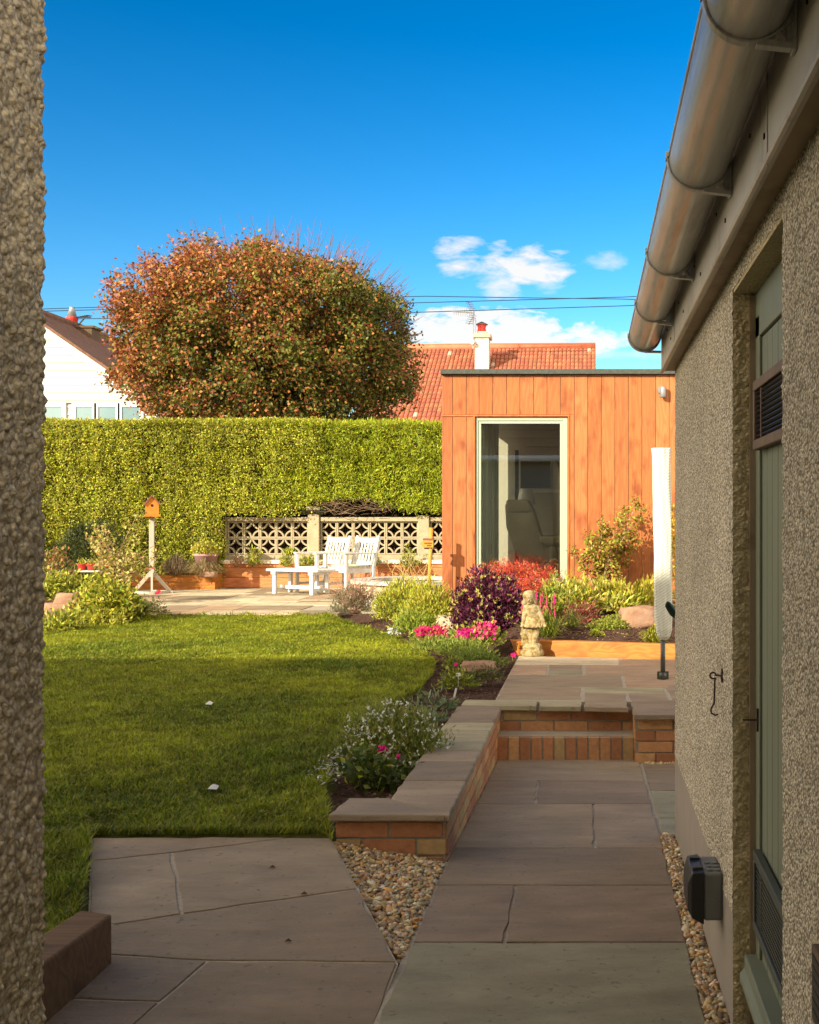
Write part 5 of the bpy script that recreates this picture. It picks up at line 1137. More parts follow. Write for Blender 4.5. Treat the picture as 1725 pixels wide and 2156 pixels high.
for q in range(10): c = b0_.lerp(b1_, (q+.5)/10); mb.tube([c+Vector((-.02, .06, .16-.008*q)), c+Vector((.02, -.06, -.16+.008*q))], .009, 4)
for s_ in (-1, 1):
    mb.tube([b0_+Vector((.0, 0, s_*.03)), b0_+Vector((-.22 if s_ > 0 else -.18, 0, s_*.36))], .012, 4)
    for q in range(5): c = b0_+Vector((-.05-.03*q, 0, s_*(.08+.06*q))); mb.tube([c+Vector((-.1, -.1, 0)), c+Vector((.1, .1, 0))], .008, 4)
mb.tube([(ax_, CYc-.05, wz(722, CYc)), (ax_-.02, CYc-.15, wz(722, CYc))], .07, 10); mb.build('aerial', M['metal'], chm)

# overhead cables
WYc = 36.0
wires = [[(60, 652), (104, 650), (400, 641), (650, 630), (897, 623.7), (1100, 627), (1311, 629.7), (1600, 640)], [(60, 656), (104, 655), (208, 652), (560, 646), (897, 637), (1311, 625.5), (1600, 612)], [(60, 672), (104, 671.6), (230, 670.6), (560, 668), (897, 657), (1311, 644), (1600, 632)]]
labs = ['uppermost overhead cable crossing the sky behind the tree', 'middle overhead cable, crossing the uppermost one above the tiled house', 'lowest overhead cable crossing the sky just above the tiled house chimney']
for wr, lb in zip(wires, labs):
    mb = MB(); mb.tube([P(a, b, WYc) for a, b in wr], .014, 5); o = mb.build('overhead_cable', M['wire']); setp(o, lb, 'cable', 'overhead cables')

# ------------------------------------------------------------------ hedges
def clumpy_box(n, x0, x1, yf, dep, z0, z1, seed):
    X = rng.uniform(x0, x1, n); Z = z0+(z1-z0)*rng.random(n); p = np.stack([X, 0*X, Z], 1)
    bump = .12*fnoise(p, 2.6, seed)+.08*fnoise(p, 8, seed+1)+.04*fnoise(p, 21, seed+2)
    Yq = yf-bump+rng.random(n)**1.6*dep
    return np.stack([X, Yq, Z], 1)
def hedge(name, label, x0, x1, yf, zb_fn, zt, n, L, W, cols, wts, feather, seed, core_col):
    t = thing(name, label, 'hedge', ((x0+x1)/2, yf+.5, .1)); 
    p = clumpy_box(int(n*1.2), x0, x1, yf, .20, .1, zt+.02, seed)
    edge = .35*fnoise(np.stack([p[:, 2]*0, p[:, 2], p[:, 2]], 1), 2.2, 5)+rng.normal(0, .22, len(p))
    p = p[(p[:, 2] > zb_fn(p[:, 0])+rng.normal(0, .03, len(p))) & ((p[:, 0] > x0+.45+edge) if feather else (p[:, 0] < x1-.35+edge)) & (fnoise(p, 6.5, seed+9)+rng.normal(0, .2, len(p)) < .85)][:n]
    nt_ = int(n*.16); q = np.stack([rng.uniform(x0, x1, nt_), rng.uniform(yf-.03, yf+.9, nt_), zt+rng.normal(0, .025, nt_)+.02*np.sin(rng.uniform(0, 1, nt_))], 1)
    q[:, 2] += .035*fnoise(q, 2.2, seed)
    p = np.concatenate([p, q]); m = len(p)
    D = rng.normal(0, .6, (m, 3)); D[:, 1] -= .55; D[:, 2] += (.5 if feather else .25)
    Nn = rng.normal(0, .55, (m, 3)); Nn[:, 1] -= .7; Nn[:, 2] += .45
    D[-nt_:, 2] += .8
    c = palette(m, cols, wts, .22)
    mix_ = np.clip(.5+.6*fnoise(p, 1.6, seed+5), 0, 1)[:, None]; c = c*(.82+.3*mix_)
    leaves('foliage', p, D, Nn, rng.uniform(.7, 1.3, m)*L, rng.uniform(.7, 1.3, m)*W, c, M['leaf'], t)
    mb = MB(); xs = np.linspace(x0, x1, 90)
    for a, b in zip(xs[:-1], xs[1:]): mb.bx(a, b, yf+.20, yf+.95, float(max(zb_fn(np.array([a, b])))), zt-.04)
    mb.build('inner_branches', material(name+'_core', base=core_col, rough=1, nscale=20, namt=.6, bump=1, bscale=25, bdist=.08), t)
    return t
HF = 20.25
hx0, hx1, hx2 = wx(-60, 19), wx(625, HF), wx(960, HF)
def zb1(x): return np.where(x < wx(462, 20), .15, wz(1085, 20.3)+.02*np.sin(x*5))
def zb2(x): px = VX+x*F/20.3; return wz(np.interp(px, [600, 640, 660, 720, 780, 820, 880, 960], [1078, 1068, 1058, 1050, 1054, 1072, 1080, 1078]), 20.3)
hedge('privet_hedge', 'tall clipped hedge of small golden-green leaves behind the birdhouse', hx0-2, hx1+.45, HF, zb1, wz(889, HF), 118000, .038, .024,
      [(.43, .45, .038), (.32, .35, .03), (.20, .235, .025), (.53, .50, .07), (.32, .22, .10)], [5, 4, 3, 2, 1.0], False, 11, (.035, .036, .012))
hedge('conifer_hedge', 'clipped feathery green conifer hedge above the screen block wall', hx1-.85, hx2+1.5, HF+.02, zb2, wz(894, HF), 60000, .075, .015,
      [(.42, .48, .028), (.32, .38, .025), (.50, .53, .045), (.18, .23, .018)], [5, 4, 2, 2], True, 21, (.030, .034, .010))
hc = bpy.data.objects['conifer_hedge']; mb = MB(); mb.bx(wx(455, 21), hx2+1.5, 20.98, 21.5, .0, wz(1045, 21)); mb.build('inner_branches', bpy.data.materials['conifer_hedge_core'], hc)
t = thing('dead_twigs', 'bare brown stems of the hedge bottom seen through the pierced blocks', 'twigs', (-4.2, 20.9, .1)); mb = MB(); r5 = random.Random(14)
for q in range(420):
    px = r5.uniform(470, 935); a = P(px, r5.uniform(1150, 1200), 20.8+r5.random()*.15); c = r5.uniform(.5, 1.2); mb.tube([a, a+Vector((r5.uniform(-.2, .2), 0, r5.uniform(.2, .4))), a+Vector((r5.uniform(-.4, .4), -.03, r5.uniform(.4, .8)))], [.012, .009, .004], 4, (.17*c, .10*c, .07*c))
mb.build('twigs', M['twig'], t)
# dead bare twigs in the hollow under the conifer hedge
t = thing('dead_twigs', 'tangle of bare brown twigs in the hollow under the conifer hedge', 'twigs', (-4.0, 20.4, 1.4)); mb = MB(); r5 = random.Random(4)
for q in range(90):
    px = r5.uniform(680, 815); py = r5.uniform(1056, 1083); a = P(px, py, 20.35+r5.random()*.2); c = r5.uniform(.7, 1.2); mb.tube([a, a+Vector((r5.uniform(-.16, .16), -.1, r5.uniform(-.05, .1))), a+Vector((r5.uniform(-.3, .3), -.15, r5.uniform(-.08, .12)))], [.006, .004, .002], 4, (.22*c, .15*c, .10*c))
mb.build('twigs', M['twig'], t)
# dark yew-like shrub in front of hedge left

# ------------------------------------------------------------------ beech tree
tr_ = thing('beech_tree', 'large round beech tree turning copper-brown behind the hedge', 'tree', (wx(560, 24), 24.5, 0))
TY = 24.5; ts = F/TY; cx, cz = wx(566, TY), wz(738, TY)
mb = MB(); r6 = random.Random(8); mb.tube([(cx, TY, 0), (cx+.05, TY, 1.5), (cx, TY, 2.6)], [.24, .2, .17], 12)
tips = []
def limb(p, d, L, r, lv):
    pts = [p]; rr = [r]; q = p.copy(); dd = d.copy()
    for i in range(4): dd = (dd+Vector((r6.uniform(-.25, .25), r6.uniform(-.25, .25), r6.uniform(-.05, .2)))).normalized(); q = q+dd*L/4; pts.append(q.copy()); rr.append(r*(1-.18*(i+1)))
    mb.tube(pts, rr, 6 if lv < 2 else 4)
    if lv < 2:
        for i in range(5): k = r6.choice(pts[1:]); limb(k, (dd+Vector((r6.uniform(-1, 1), r6.uniform(-1, 1), r6.uniform(-.2, .8)))).normalized(), L*.6, r*.45, lv+1)
for q in range(11): a = q*2*math.pi/11; limb(Vector((cx, TY, 1.6+.1*q)), Vector((math.cos(a), math.sin(a), .9)).normalized(), 2.3, .09, 0)
mb.build('trunk', M['bark'], tr_)
def crown_r(u):                                           # direction -> radius factor
    return 1+.11*fnoise(u, 2.6, 3)+.11*fnoise(u, 6, 4)
K = 1300; u = unit(rng.normal(0, 1, (K, 3))); rad = (rng.random(K)**.27)*.99*(1/np.maximum(.2, (np.abs(u)**2.7).sum(1)**(1/2.7)))*.965*(1-.10*np.clip(u[:, 2], 0, 1)*np.clip(u[:, 0], 0, 1)*2)
cen = u*(rad*crown_r(u))[:, None]
R3 = np.array([wx(868, TY)-wx(262, TY), 5.4, 0])/2; R3[2] = (wz(515, TY)-wz(915, TY))/2+.1
cz = (wz(522, TY)+wz(915, TY))/2-.1
cen = cen*R3+np.array([cx, TY, cz])
# a squarer, fuller lower half
NL = 135000
idx = rng.integers(0, K, NL); p = cen[idx]+rng.normal(0, .125, (NL, 3)); uu = u[idx]
p = p[:NL]; D = uu*.5+rng.normal(0, .6, (NL, 3)); D[:, 2] -= .05; Nn = uu*.6+rng.normal(0, .6, (NL, 3)); Nn[:, 2] += .3
out = np.clip((rad[idx]-.55)/.45, 0, 1); left = np.clip((cx+.6-p[:, 0])/3.0, -.6, 1); hgt_ = (p[:, 2]-cz)/R3[2]
pr_ = np.clip(.24+.42*out*np.clip(hgt_*.8+left+.25, 0, 1.3)+.20*fnoise(p, 1.5, 8), .06, .93)
brown = rng.random(NL) < pr_
c = np.where(brown[:, None], palette(NL, [(.34, .11, .045), (.43, .17, .05), (.22, .065, .035), (.50, .26, .07), (.40, .10, .06)], [5, 4, 3, 1.3, .6], .13), palette(NL, [(.10, .12, .018), (.16, .165, .024), (.06, .075, .013), (.25, .23, .035)], [4, 4, 3, 1.5], .15))
leaves('crown', p, D, Nn, rng.uniform(.06, .095, NL), rng.uniform(.042, .064, NL), c, M['leaf'], tr_)
mb = MB(); r6 = random.Random(2)
for q in range(330):
    a = r6.uniform(-1.45, 1.75); dv = Vector((math.sin(a)*1.0, r6.uniform(-.5, .5), math.cos(a)))
    if r6.random() < .35: dv.z = abs(dv.z)
    dv.normalize(); st_ = Vector((cx+dv.x*R3[0]*.93, TY+dv.y*R3[1]*.93, cz+dv.z*R3[2]*.93)); L = r6.uniform(.3, .8)*(1.0 if dv.z > .2 else .6); e = (dv+Vector((r6.uniform(-.35, .35), 0, r6.uniform(.1, .5)))).normalized()
    cc = (.20, .085, .075) if r6.random() < .5 else (.13, .085, .06); mid = st_+e*L*.5+Vector((r6.uniform(-.03, .03), 0, 0)); mb.tube([st_, mid, st_+e*L], [.007, .005, .0025], 4, cc)
    if r6.random() < .7: f = mid+Vector((r6.uniform(-.12, .12), 0, .18)); mb.tube([mid, f], [.004, .002], 3, cc)
mb.build('bare_twigs', M['twig'], tr_, kind='stuff')

# ------------------------------------------------------------------ plants
def plant(name, label, cat, px, py, Y, rx, ry, h, n, L, W, cols, wts=None, shape='dome', up=.4, stems=8, group=None, z0=None, clumps=None, fill=.35, jit=.2, stemcol=(.16, .10, .06), spread=.05, fold=.18, curl=0.0):
    """a shrub whose base sits at photo point px on distance Y; rx, ry, h in metres"""
    x = wx(px, Y); z0 = wz(py, Y) if z0 is None else z0
    t = thing(name, label, cat, (x, Y, z0), group)
    K = clumps or max(12, n//22); u = unit(rng.normal(0, 1, (K, 3))); u[:, 2] = np.abs(u[:, 2]) if shape == 'dome' else u[:, 2]
    rad = rng.random(K)**fill*(1+.12*fnoise(u, 3, px % 13))
    if shape == 'dome': cen = u*rad[:, None]*np.array([rx, ry, h])
    else: cen = u*rad[:, None]*np.array([rx, ry, h/2])+np.array([0, 0, h/2])
    idx = rng.integers(0, K, n); p = cen[idx]+rng.normal(0, spread, (n, 3))*np.array([1, 1, .8]); p[:, 2] = np.maximum(p[:, 2], .01)
    D = u[idx]*.6+rng.normal(0, .55, (n, 3)); D[:, 2] += up; Nn = u[idx]*.5+rng.normal(0, .6, (n, 3)); Nn[:, 2] += .5
    leaves('foliage', p+np.array([x, Y, z0]), D, Nn, rng.uniform(.7, 1.3, n)*L, rng.uniform(.7, 1.3, n)*W, palette(n, cols, wts, jit), M['leaf'], t, fold=fold, curl=curl)
    if stems:
        mb = MB()
        for q in range(stems):
            c = cen[rng.integers(0, K)]; b = Vector((x+rng.normal(0, .02), Y+rng.normal(0, .02), z0-.02)); e = Vector((x+c[0], Y+c[1], z0+c[2])); m = b.lerp(e, .5)+Vector((0, 0, .05*h)); mb.tube([b, m, e], [.006, .0045, .002], 5, stemcol)
        mb.build('stems', M['twig'], t)
    return t
def tuft(name, label, cat, px, py, Y, r, h, n, cols, W=.006, droop=.5, group=None, z0=None, wts=None):
    """a tuft of strap leaves"""
    x = wx(px, Y); z0 = wz(py, Y) if z0 is None else z0
    t = thing(name, label, cat, (x, Y, z0), group)
    a = rng.uniform(0, 2*np.pi, n); rr = rng.random(n)*r; hh = h*rng.uniform(.3, 1.15, n)*(1.15-.5*rr/r); b = np.stack([x+np.cos(a)*rr*.25, Y+np.sin(a)*rr*.25, np.full(n, z0)], 1)
    o = np.stack([np.cos(a), np.sin(a), 0*a], 1); s = np.stack([-np.sin(a), np.cos(a), 0*a], 1)*W/2
    k = [(0, 0), (.35, .55), (.7, .92), (1.0, 1-droop*.5)]; V = []
    for i, (fo, fh) in enumerate(k):
        c = b+o*(rr*fo)[:, None]+np.array([0, 0, 1])*(hh*fh)[:, None]; w_ = (1, 1, .8, .1)[i]; V += [c-s*w_, c+s*w_]
    V = np.stack(V, 1).reshape(-1, 3); bb = (np.arange(n)*8)[:, None]; T = np.concatenate([bb+[2*i, 2*i+1, 2*i+3, 2*i+2] for i in range(3)], 1).reshape(-1, 4)
    np_mesh('blades', V, T, np.repeat(palette(n, cols, wts), 8, 0), M['leaf'], t, nside=4)
    return t
def flowers(t, px0, px1, py0, py1, Y, n, size, cols, dep=.12, name='flower', petals=5, tall=1.0, single=False):
    r = random.Random(int(px0)); 
    for q in range(n):
        c = P(r.uniform(px0, px1), r.uniform(py0, py1), Y+r.uniform(-dep, dep*.2)); mb = MB(); col = r.choice(cols); s = size*r.uniform(.7, 1.2)
        if tall > 1: [mb.ell(c+Vector((r.uniform(-1, 1)*s*.16, r.uniform(-1, 1)*s*.16, s*tall*(k_/9-.5))), (s*.17*(1.2-k_/12), s*.17, s*.22), 6, 4, col) for k_ in range(9)]
        else:
            nrm = Vector((r.uniform(-.5, .5), -1, r.uniform(.1, .8))).normalized(); a_ = nrm.orthogonal().normalized(); b_ = nrm.cross(a_)
            vs = [c]; m = petals*2
            for i in range(m): rr = s*.5*(1 if i % 2 == 0 else .55); vs.append(c+(a_*math.cos(i*2*math.pi/m)+b_*math.sin(i*2*math.pi/m))*rr+nrm*s*.12)
            mb.add(vs, [(0, 1+i, 1+(i+1) % m) for i in range(m)], col)
        mb.build(name, M['petal'], t)
def flower_mass(t, px0, px1, py0, py1, Y, n, size, cols, dep=.12, name='flowers', zoff=None):
    px = rng.uniform(px0, px1, n); py = rng.uniform(py0, py1, n); Yq = Y+rng.uniform(-dep, dep, n); p = np.stack([(px-VX)*Yq/F, Yq, CH-(py-VY)*Yq/F], 1)
    D = rng.normal(0, 1, (n, 3)); Nn = rng.normal(0, .5, (n, 3)); Nn[:, 1] -= 1
    o = leaves(name, p, D, Nn, rng.uniform(.7, 1.2, n)*size, rng.uniform(.7, 1.2, n)*size*.8, palette(n, cols, None, .12), M['petal'], t); o['kind'] = 'stuff'; return o

YG = [(.48, .46, .045), (.36, .37, .035), (.56, .50, .09), (.25, .29, .03)]
GR = [(.17, .22, .025), (.27, .31, .035), (.11, .15, .018), (.36, .37, .06)]
# --- right bed, back to front
t = plant('heather', 'grey-green twiggy heather at the patio edge beside the lawn tip', 'shrub', 748, 1288, 13.7, .30, .25, .30, 3000, .030, .007, [(.16, .15, .09), (.11, .12, .06), (.22, .17, .12), (.13, .15, .05)], stems=30, spread=.03, up=.7, stemcol=(.3, .16, .12))
mb = MB(); r_ = random.Random(1)
for q in range(110):
    b = P(748+r_.uniform(-25, 25), 1280, 13.75); e = P(748+r_.uniform(-68, 75), r_.uniform(1195, 1245), 13.75+r_.uniform(-.3, .3)); mb.tube([b, b.lerp(e, .5)+Vector((0, 0, .04)), e], [.003, .0025, .0012], 3, (.42, .24, .17))
mb.build('bare_stems', M['twig'], t)
t = plant('feathery_shrub', 'yellow-green feathery shrub below the wooden sign', 'shrub', 855, 1302, 12.9, .36, .3, .40, 6500, .05, .012, YG+[(.13, .17, .03)], stems=20, up=.9, spread=.04, group=None)
mb = MB()
for q in range(34):
    b = P(840+r_.uniform(-20, 60), 1260, 13.2); e = P(870+r_.uniform(-60, 60), r_.uniform(1150, 1220), 13.2+r_.uniform(-.3, .3)); m = b.lerp(e, .5)+Vector((r_.uniform(-.06, .06), 0, .05)); mb.tube([b, m, e], [.004, .003, .0015], 3, (.40, .32, .12))
mb.build('bare_stems', M['twig'], t)
plant('feathery_shrub', 'paler yellow-green feathery shrub left of the dark purple bush', 'shrub', 905, 1322, 12.2, .30, .25, .42, 6000, .05, .012, YG, stems=20, up=.9, spread=.04)
plant('euphorbia', 'low lime-green strappy plant between the feathery shrub and pink blooms', 'plant', 880, 1334, 11.9, .22, .2, .16, 1500, .06, .014, [(.30, .36, .05), (.20, .26, .03)], stems=0, up=.6)
t = plant('dissected_maple', 'low dome of red and orange feathery maple under the tall window', 'shrub', 1086, 1262, 13.6, .60, .45, .42, 13000, .042, .010, [(.55, .065, .045), (.60, .12, .06), (.42, .04, .035), (.55, .32, .10), (.48, .10, .10)], [4, 4, 3, 1.5, 1], stems=14, up=-.05, spread=.035)
t = plant('hebe', 'large dark purple bush with yellow-green shoot tips', 'shrub', 1032, 1336, 12.0, .42, .38, .60, 12000, .045, .018, [(.075, .012, .035), (.13, .018, .06), (.045, .012, .022), (.22, .05, .12), (.30, .15, .19)], [5, 4, 4, 2, .6], stems=10, up=.5, spread=.035)
pz = []
K = 120; u = unit(rng.normal(0, 1, (K, 3))); u[:, 2] = np.abs(u[:, 2]); u[:, 1] = -np.abs(u[:, 1]); cpt = np.array([wx(1032, 12.0), 12.0, wz(1336, 12.0)])+u*np.array([.44, .40, .62])
p = np.repeat(cpt, 6, 0); m = len(p); D = rng.normal(0, .6, (m, 3)); D[:, 2] += .7; D[:, 1] -= .3; Nn = rng.normal(0, .6, (m, 3)); Nn[:, 1] -= .5
leaves('shoot_tips', p, D, Nn, rng.uniform(.025, .045, m), .015, palette(m, [(.50, .46, .10), (.40, .42, .08), (.55, .42, .18)]), M['leaf'], t, kind='stuff')
# maple against the cladding
my = 14.12; t = thing('maple', 'young green and bronze maple growing against the orange cladding', 'tree', (wx(1268, my), my, .2)); mb = MB(); r7 = random.Random(12); tips = []
base = Vector((wx(1265, my), my, .2))
for q in range(15):
    e = P(r7.uniform(1208, 1352), r7.uniform(1062, 1210), my+r7.uniform(-.28, .18)); m1 = base.lerp(e, .45)+Vector((r7.uniform(-.05, .05), 0, .10)); mb.tube([base, m1, e], [.013, .008, .003], 6, (.45, .30, .20))
    for k in range(9): s = m1.lerp(e, r7.random()); f = s+Vector((r7.uniform(-.16, .16), r7.uniform(-.12, .12), r7.uniform(-.05, .15))); mb.tube([s, f], [.003, .0015], 4, (.40, .25, .15)); tips.append(f)
    tips.append(e)
mb.build('branches', M['twig'], t)
tp_ = np.array([list(v) for v in tips]); NL = 3800; p = tp_[rng.integers(0, len(tp_), NL)]+rng.normal(0, .028, (NL, 3)); D = rng.normal(0, .8, (NL, 3)); D[:, 2] -= .1; Nn = rng.normal(0, .6, (NL, 3)); Nn[:, 2] += .5; Nn[:, 1] -= .4
leaves('foliage', p, D, Nn, rng.uniform(.035, .062, NL), rng.uniform(.018, .030, NL), palette(NL, [(.31, .33, .04), (.22, .23, .03), (.42, .37, .06), (.36, .14, .04), (.24, .07, .035)], [4, 4, 2.5, 2.5, 2]), M['leaf'], t)
plant('variegated_shrub', 'bright yellow-green leafy shrub right of the window base', 'shrub', 1205, 1292, 13.0, .26, .25, .38, 1900, .07, .024, YG+[(.5, .5, .16)], stems=10, up=.7)
plant('variegated_shrub', 'bright yellow-green leafy shrub beneath the young maple', 'shrub', 1290, 1286, 13.2, .30, .25, .30, 2000, .07, .024, YG+[(.5, .5, .16)], stems=10, up=.7)
plant('leafy_shrub', 'small leafy shrub growing between the statue and the yellow-green shrubs', 'shrub', 1165, 1300, 12.4, .16, .16, .36, 900, .055, .02, GR, stems=6, up=.6)
plant('berberis', 'small dark red-leaved shrub left of the pink boulder', 'shrub', 1226, 1312, 12.2, .18, .16, .24, 1700, .03, .013, [(.28, .05, .06), (.20, .04, .05), (.36, .12, .08), (.22, .18, .05)], stems=8, spread=.03)
tuft('grass_tuft', 'green grassy tuft right behind the statue', 'plant', 1152, 1350, 11.1, .20, .26, 420, GR, W=.009)
tuft('grass_tuft', 'paler grassy tuft in front of the dark red shrub', 'plant', 1205, 1322, 11.6, .16, .16, 220, [(.26, .28, .06), (.18, .2, .05)], W=.008)
tuft('grass_tuft', 'lime strap-leaved tuft behind the sleeper beside the airer pole', 'plant', 1378, 1358, 10.95, .16, .17, 380, YG, W=.011)
plant('spiky_shrub', 'tall yellow-green shrub behind the white airer cover', 'shrub', 1362, 1290, 13.4, .12, .12, .46, 700, .06, .02, YG+[(.45, .25, .04)], stems=8, up=.9)
plant('climber', 'yellow and orange leafed plant just visible between airer and outhouse', 'plant', 1420, 1290, 13.9, .12, .12, 1.25, 1500, .05, .03, [(.45, .36, .04), (.35, .3, .03), (.5, .22, .03)], shape='ball', stems=6)
tuft('fern_tuft', 'grassy yellow spikes left of the airer, behind the pink boulder', 'plant', 1345, 1290, 13.2, .18, .34, 260, YG, W=.010, droop=.3)
for (a, b, lb) in ((1200, 1348, 'leftmost tiny lime cushion plant behind the long sleeper'), (1256, 1343, 'middle tiny lime cushion plant behind the long sleeper'), (1310, 1352, 'rightmost tiny lime cushion plant behind the long sleeper')):
    plant('cushion_plant', lb, 'plant', a, b, 11.35, .075, .06, .06, 420, .022, .012, [(.34, .40, .03), (.44, .48, .05)], stems=0, spread=.012, group='lime cushion plants')
plant('low_sedum', 'low yellow-green ground plant just left of the pink boulder', 'plant', 1287, 1325, 11.9, .20, .14, .11, 1300, .03, .014, [(.32, .36, .05), (.24, .28, .04)], stems=0, spread=.03)
def rock(name, label, px, py, Y, sx, sy, sz, mat='rock', seed=1, z0=None, cat='rock'):
    vs = IV.copy(); 
    me = bpy.data.meshes.new(name); o = bpy.data.objects.new(name, me); C.objects.link(o)
    # subdivide once more for a rounded boulder with facets
    v = [Vector(a) for a in vs]; cache = {}; nf = []
    def mid(a, b):
        k = (min(a, b), max(a, b))
        if k not in cache: cache[k] = len(v); v.append((v[a]+v[b]).normalized())
        return cache[k]
    for a, b, c in IF: ab, bc, ca = mid(a, b), mid(b, c), mid(c, a); nf += [(a, ab, ca), (b, bc, ab), (c, ca, bc), (ab, bc, ca)]
    out = []
    for p in v:
        q = Vector((max(-.72, min(.72, p.x)), max(-.75, min(.75, p.y)), max(-.8, min(.70, p.z)))); f = 1+.22*mnoise.noise(p*1.6+Vector((seed, 0, 0)))+.07*mnoise.noise(p*5+Vector((0, seed, 0)))
        out.append((q.x*f*sx/1.4, q.y*f*sy/1.4, (q.z*f+.35)*sz/1.1))
    me.from_pydata(out, [], [tuple(int(i) for i in f) for f in nf]); me.materials.append(M[mat]); me.polygons.foreach_set('use_smooth', [True]*len(me.polygons))
    o.location = (wx(px, Y), Y, wz(py, Y) if z0 is None else z0); return setp(o, label, cat)
rock('boulder', 'pale pink boulder behind the sleeper, left of the white airer cover', 1343, 1310, 12.0, .36, .26, .16, seed=3)
rock('boulder', 'grey-brown rock half hidden left of the dark purple bush', 938, 1330, 11.9, .18, .15, .16, mat='sandrock', seed=5)
# pink salvia spikes by statue
t = plant('salvia', 'magenta flower spikes around the statue head', 'flower', 1140, 1330, 11.4, .16, .14, .2, 500, .05, .012, GR, stems=5, up=.9)
flowers(t, 1094, 1108, 1252, 1282, 11.4, 7, .035, [(.75, .02, .28), (.8, .12, .25)], name='flower_spike', tall=3.2, dep=.05); flowers(t, 1126, 1172, 1252, 1300, 11.4, 20, .033, [(.75, .02, .32), (.8, .10, .22)], name='flower_spike', tall=3.0, dep=.1)
# pink heucheras / cyclamen
t = plant('pink_bedding', 'mound of magenta-leaved bedding plant nearest the lawn', 'flower', 908, 1352, 11.0, .20, .15, .11, 900, .035, .018, GR+[(.22, .24, .08)], stems=0, spread=.03); flower_mass(t, 877, 940, 1320, 1342, 10.9, 260, .036, [(.52, .01, .13), (.62, .02, .16), (.7, .14, .14)], name='blooms')
t = plant('pink_bedding', 'mound of magenta blooms in front of the dark purple bush', 'flower', 1005, 1360, 10.7, .22, .15, .17, 900, .05, .026, GR+[(.32, .36, .06)], stems=0, spread=.04); flower_mass(t, 962, 1000, 1325, 1345, 10.6, 120, .036, [(.60, .01, .20), (.68, .02, .26)], name='blooms'); flower_mass(t, 1000, 1043, 1310, 1342, 10.6, 150, .036, [(.60, .01, .20), (.66, .03, .2), (.7, .15, .16)], name='blooms')
plant('heath', 'low green heath spreading in front of the magenta mound nearest the lawn', 'plant', 925, 1368, 10.5, .22, .18, .10, 1700, .035, .009, [(.22, .28, .04), (.30, .34, .06), (.14, .2, .03)], stems=0, spread=.03, up=.8)
plant('heath', 'low green heath spreading right of the first, below the purple bush', 'plant', 975, 1378, 10.3, .24, .18, .11, 1900, .035, .009, [(.22, .28, .04), (.30, .34, .06), (.14, .2, .03)], stems=0, spread=.03, up=.8)
plant('thyme', 'dark green creeping plant in shade in front of the cut sleeper', 'plant', 1000, 1400, 9.9, .24, .16, .10, 1900, .028, .010, [(.14, .2, .03), (.2, .27, .04)], stems=0, spread=.03)
rock('flat_rock', 'flat purple rock among the creeping plants near the patio corner', 1008, 1410, 9.7, .26, .15, .07, seed=8)
t = plant('dianthus', 'dark leafy clump with a white tag beside the flat purple rock', 'plant', 964, 1448, 8.8, .12, .1, .11, 800, .035, .012, GR, stems=0, spread=.03); 
plant('dianthus', 'brown-green leafy clump right below the flat purple rock', 'plant', 1020, 1435, 9.0, .14, .1, .10, 700, .03, .014, [(.16, .13, .06), (.12, .14, .04)], stems=0, spread=.03)
t = plant('pinks', 'small green clump with one magenta flower beside the flat rock', 'flower', 955, 1410, 9.8, .10, .08, .10, 500, .03, .01, GR, stems=0, spread=.02); flowers(t, 956, 962, 1398, 1402, 9.7, 2, .035, [(.8, .02, .3)], dep=.02); flowers(t, 1046, 1050, 1405, 1411, 9.6, 2, .03, [(.8, .02, .3)], dep=.02)
t = thing('single_pink', 'single magenta bloom on soil at the top corner of the upper patio', 'flower', (wx(1079, 10.4), 10.4, 0)); flowers(t, 1074, 1084, 1376, 1383, 10.4, 3, .045, [(.8, .02, .26)], dep=.03)
mb = MB(); mb.tube([P(1079, 1380, 10.4), P(1080, 1392, 10.4)], .003, 4, (.2, .25, .05)); mb.build('stem', M['twig'], t)
t = plant('white_alyssum', 'small patch of white flowers at the lawn edge near the heather', 'flower', 829, 1336, 11.9, .09, .06, .06, 200, .025, .01, GR, stems=0, spread=.02); flower_mass(t, 816, 842, 1322, 1334, 11.85, 90, .026, [(.8, .8, .74)], name='blooms')
plant('hellebore', 'pale blue-green leafy plant in dark soil beside the coping', 'plant', 915, 1492, 8.05, .13, .11, .07, 110, .06, .024, [(.14, .2, .10), (.2, .25, .12)], stems=5, up=.2, spread=.04)
plant('hellebore', 'second blue-green leafy plant, nearer, between the first and the white-flowered bush', 'plant', 900, 1520, 7.5, .11, .09, .05, 80, .055, .022, [(.14, .2, .10), (.2, .25, .12)], stems=4, up=.1, spread=.04)
for (a, b, c, lb) in ((958, 1470, 1449, 'white plant label leaning in soil below the flat rock clumps'), (912, 1556, 1524, 'white plant label upright at the coping edge behind the white flowers'), (888, 1480, 1462, 'white curved plant label beside the blue-green leaves')):
    Y = F*(CH+.03)/(b-VY); mb = MB(); mb.bar(P(a-2, b, Y), P(a+(3 if a == 958 else 0), c, Y), .014, .002, up=(0, 1, 0)); o = mb.build('plant_label', M['white']); setp(o, lb, 'plant label', 'white plant labels')
mb = MB(); Y = 8.7; mb.bx(wx(960, Y), wx(970, Y), Y, Y+.003, wz(1424, Y), wz(1417, Y)); mb.bar(P(965, 1424, Y), P(965, 1445, Y), .004, .003, up=(0, 1, 0)); o = mb.build('plant_label', M['white']); setp(o, 'square white tag on a stick in the dark leafy clump', 'plant label', 'white plant labels')
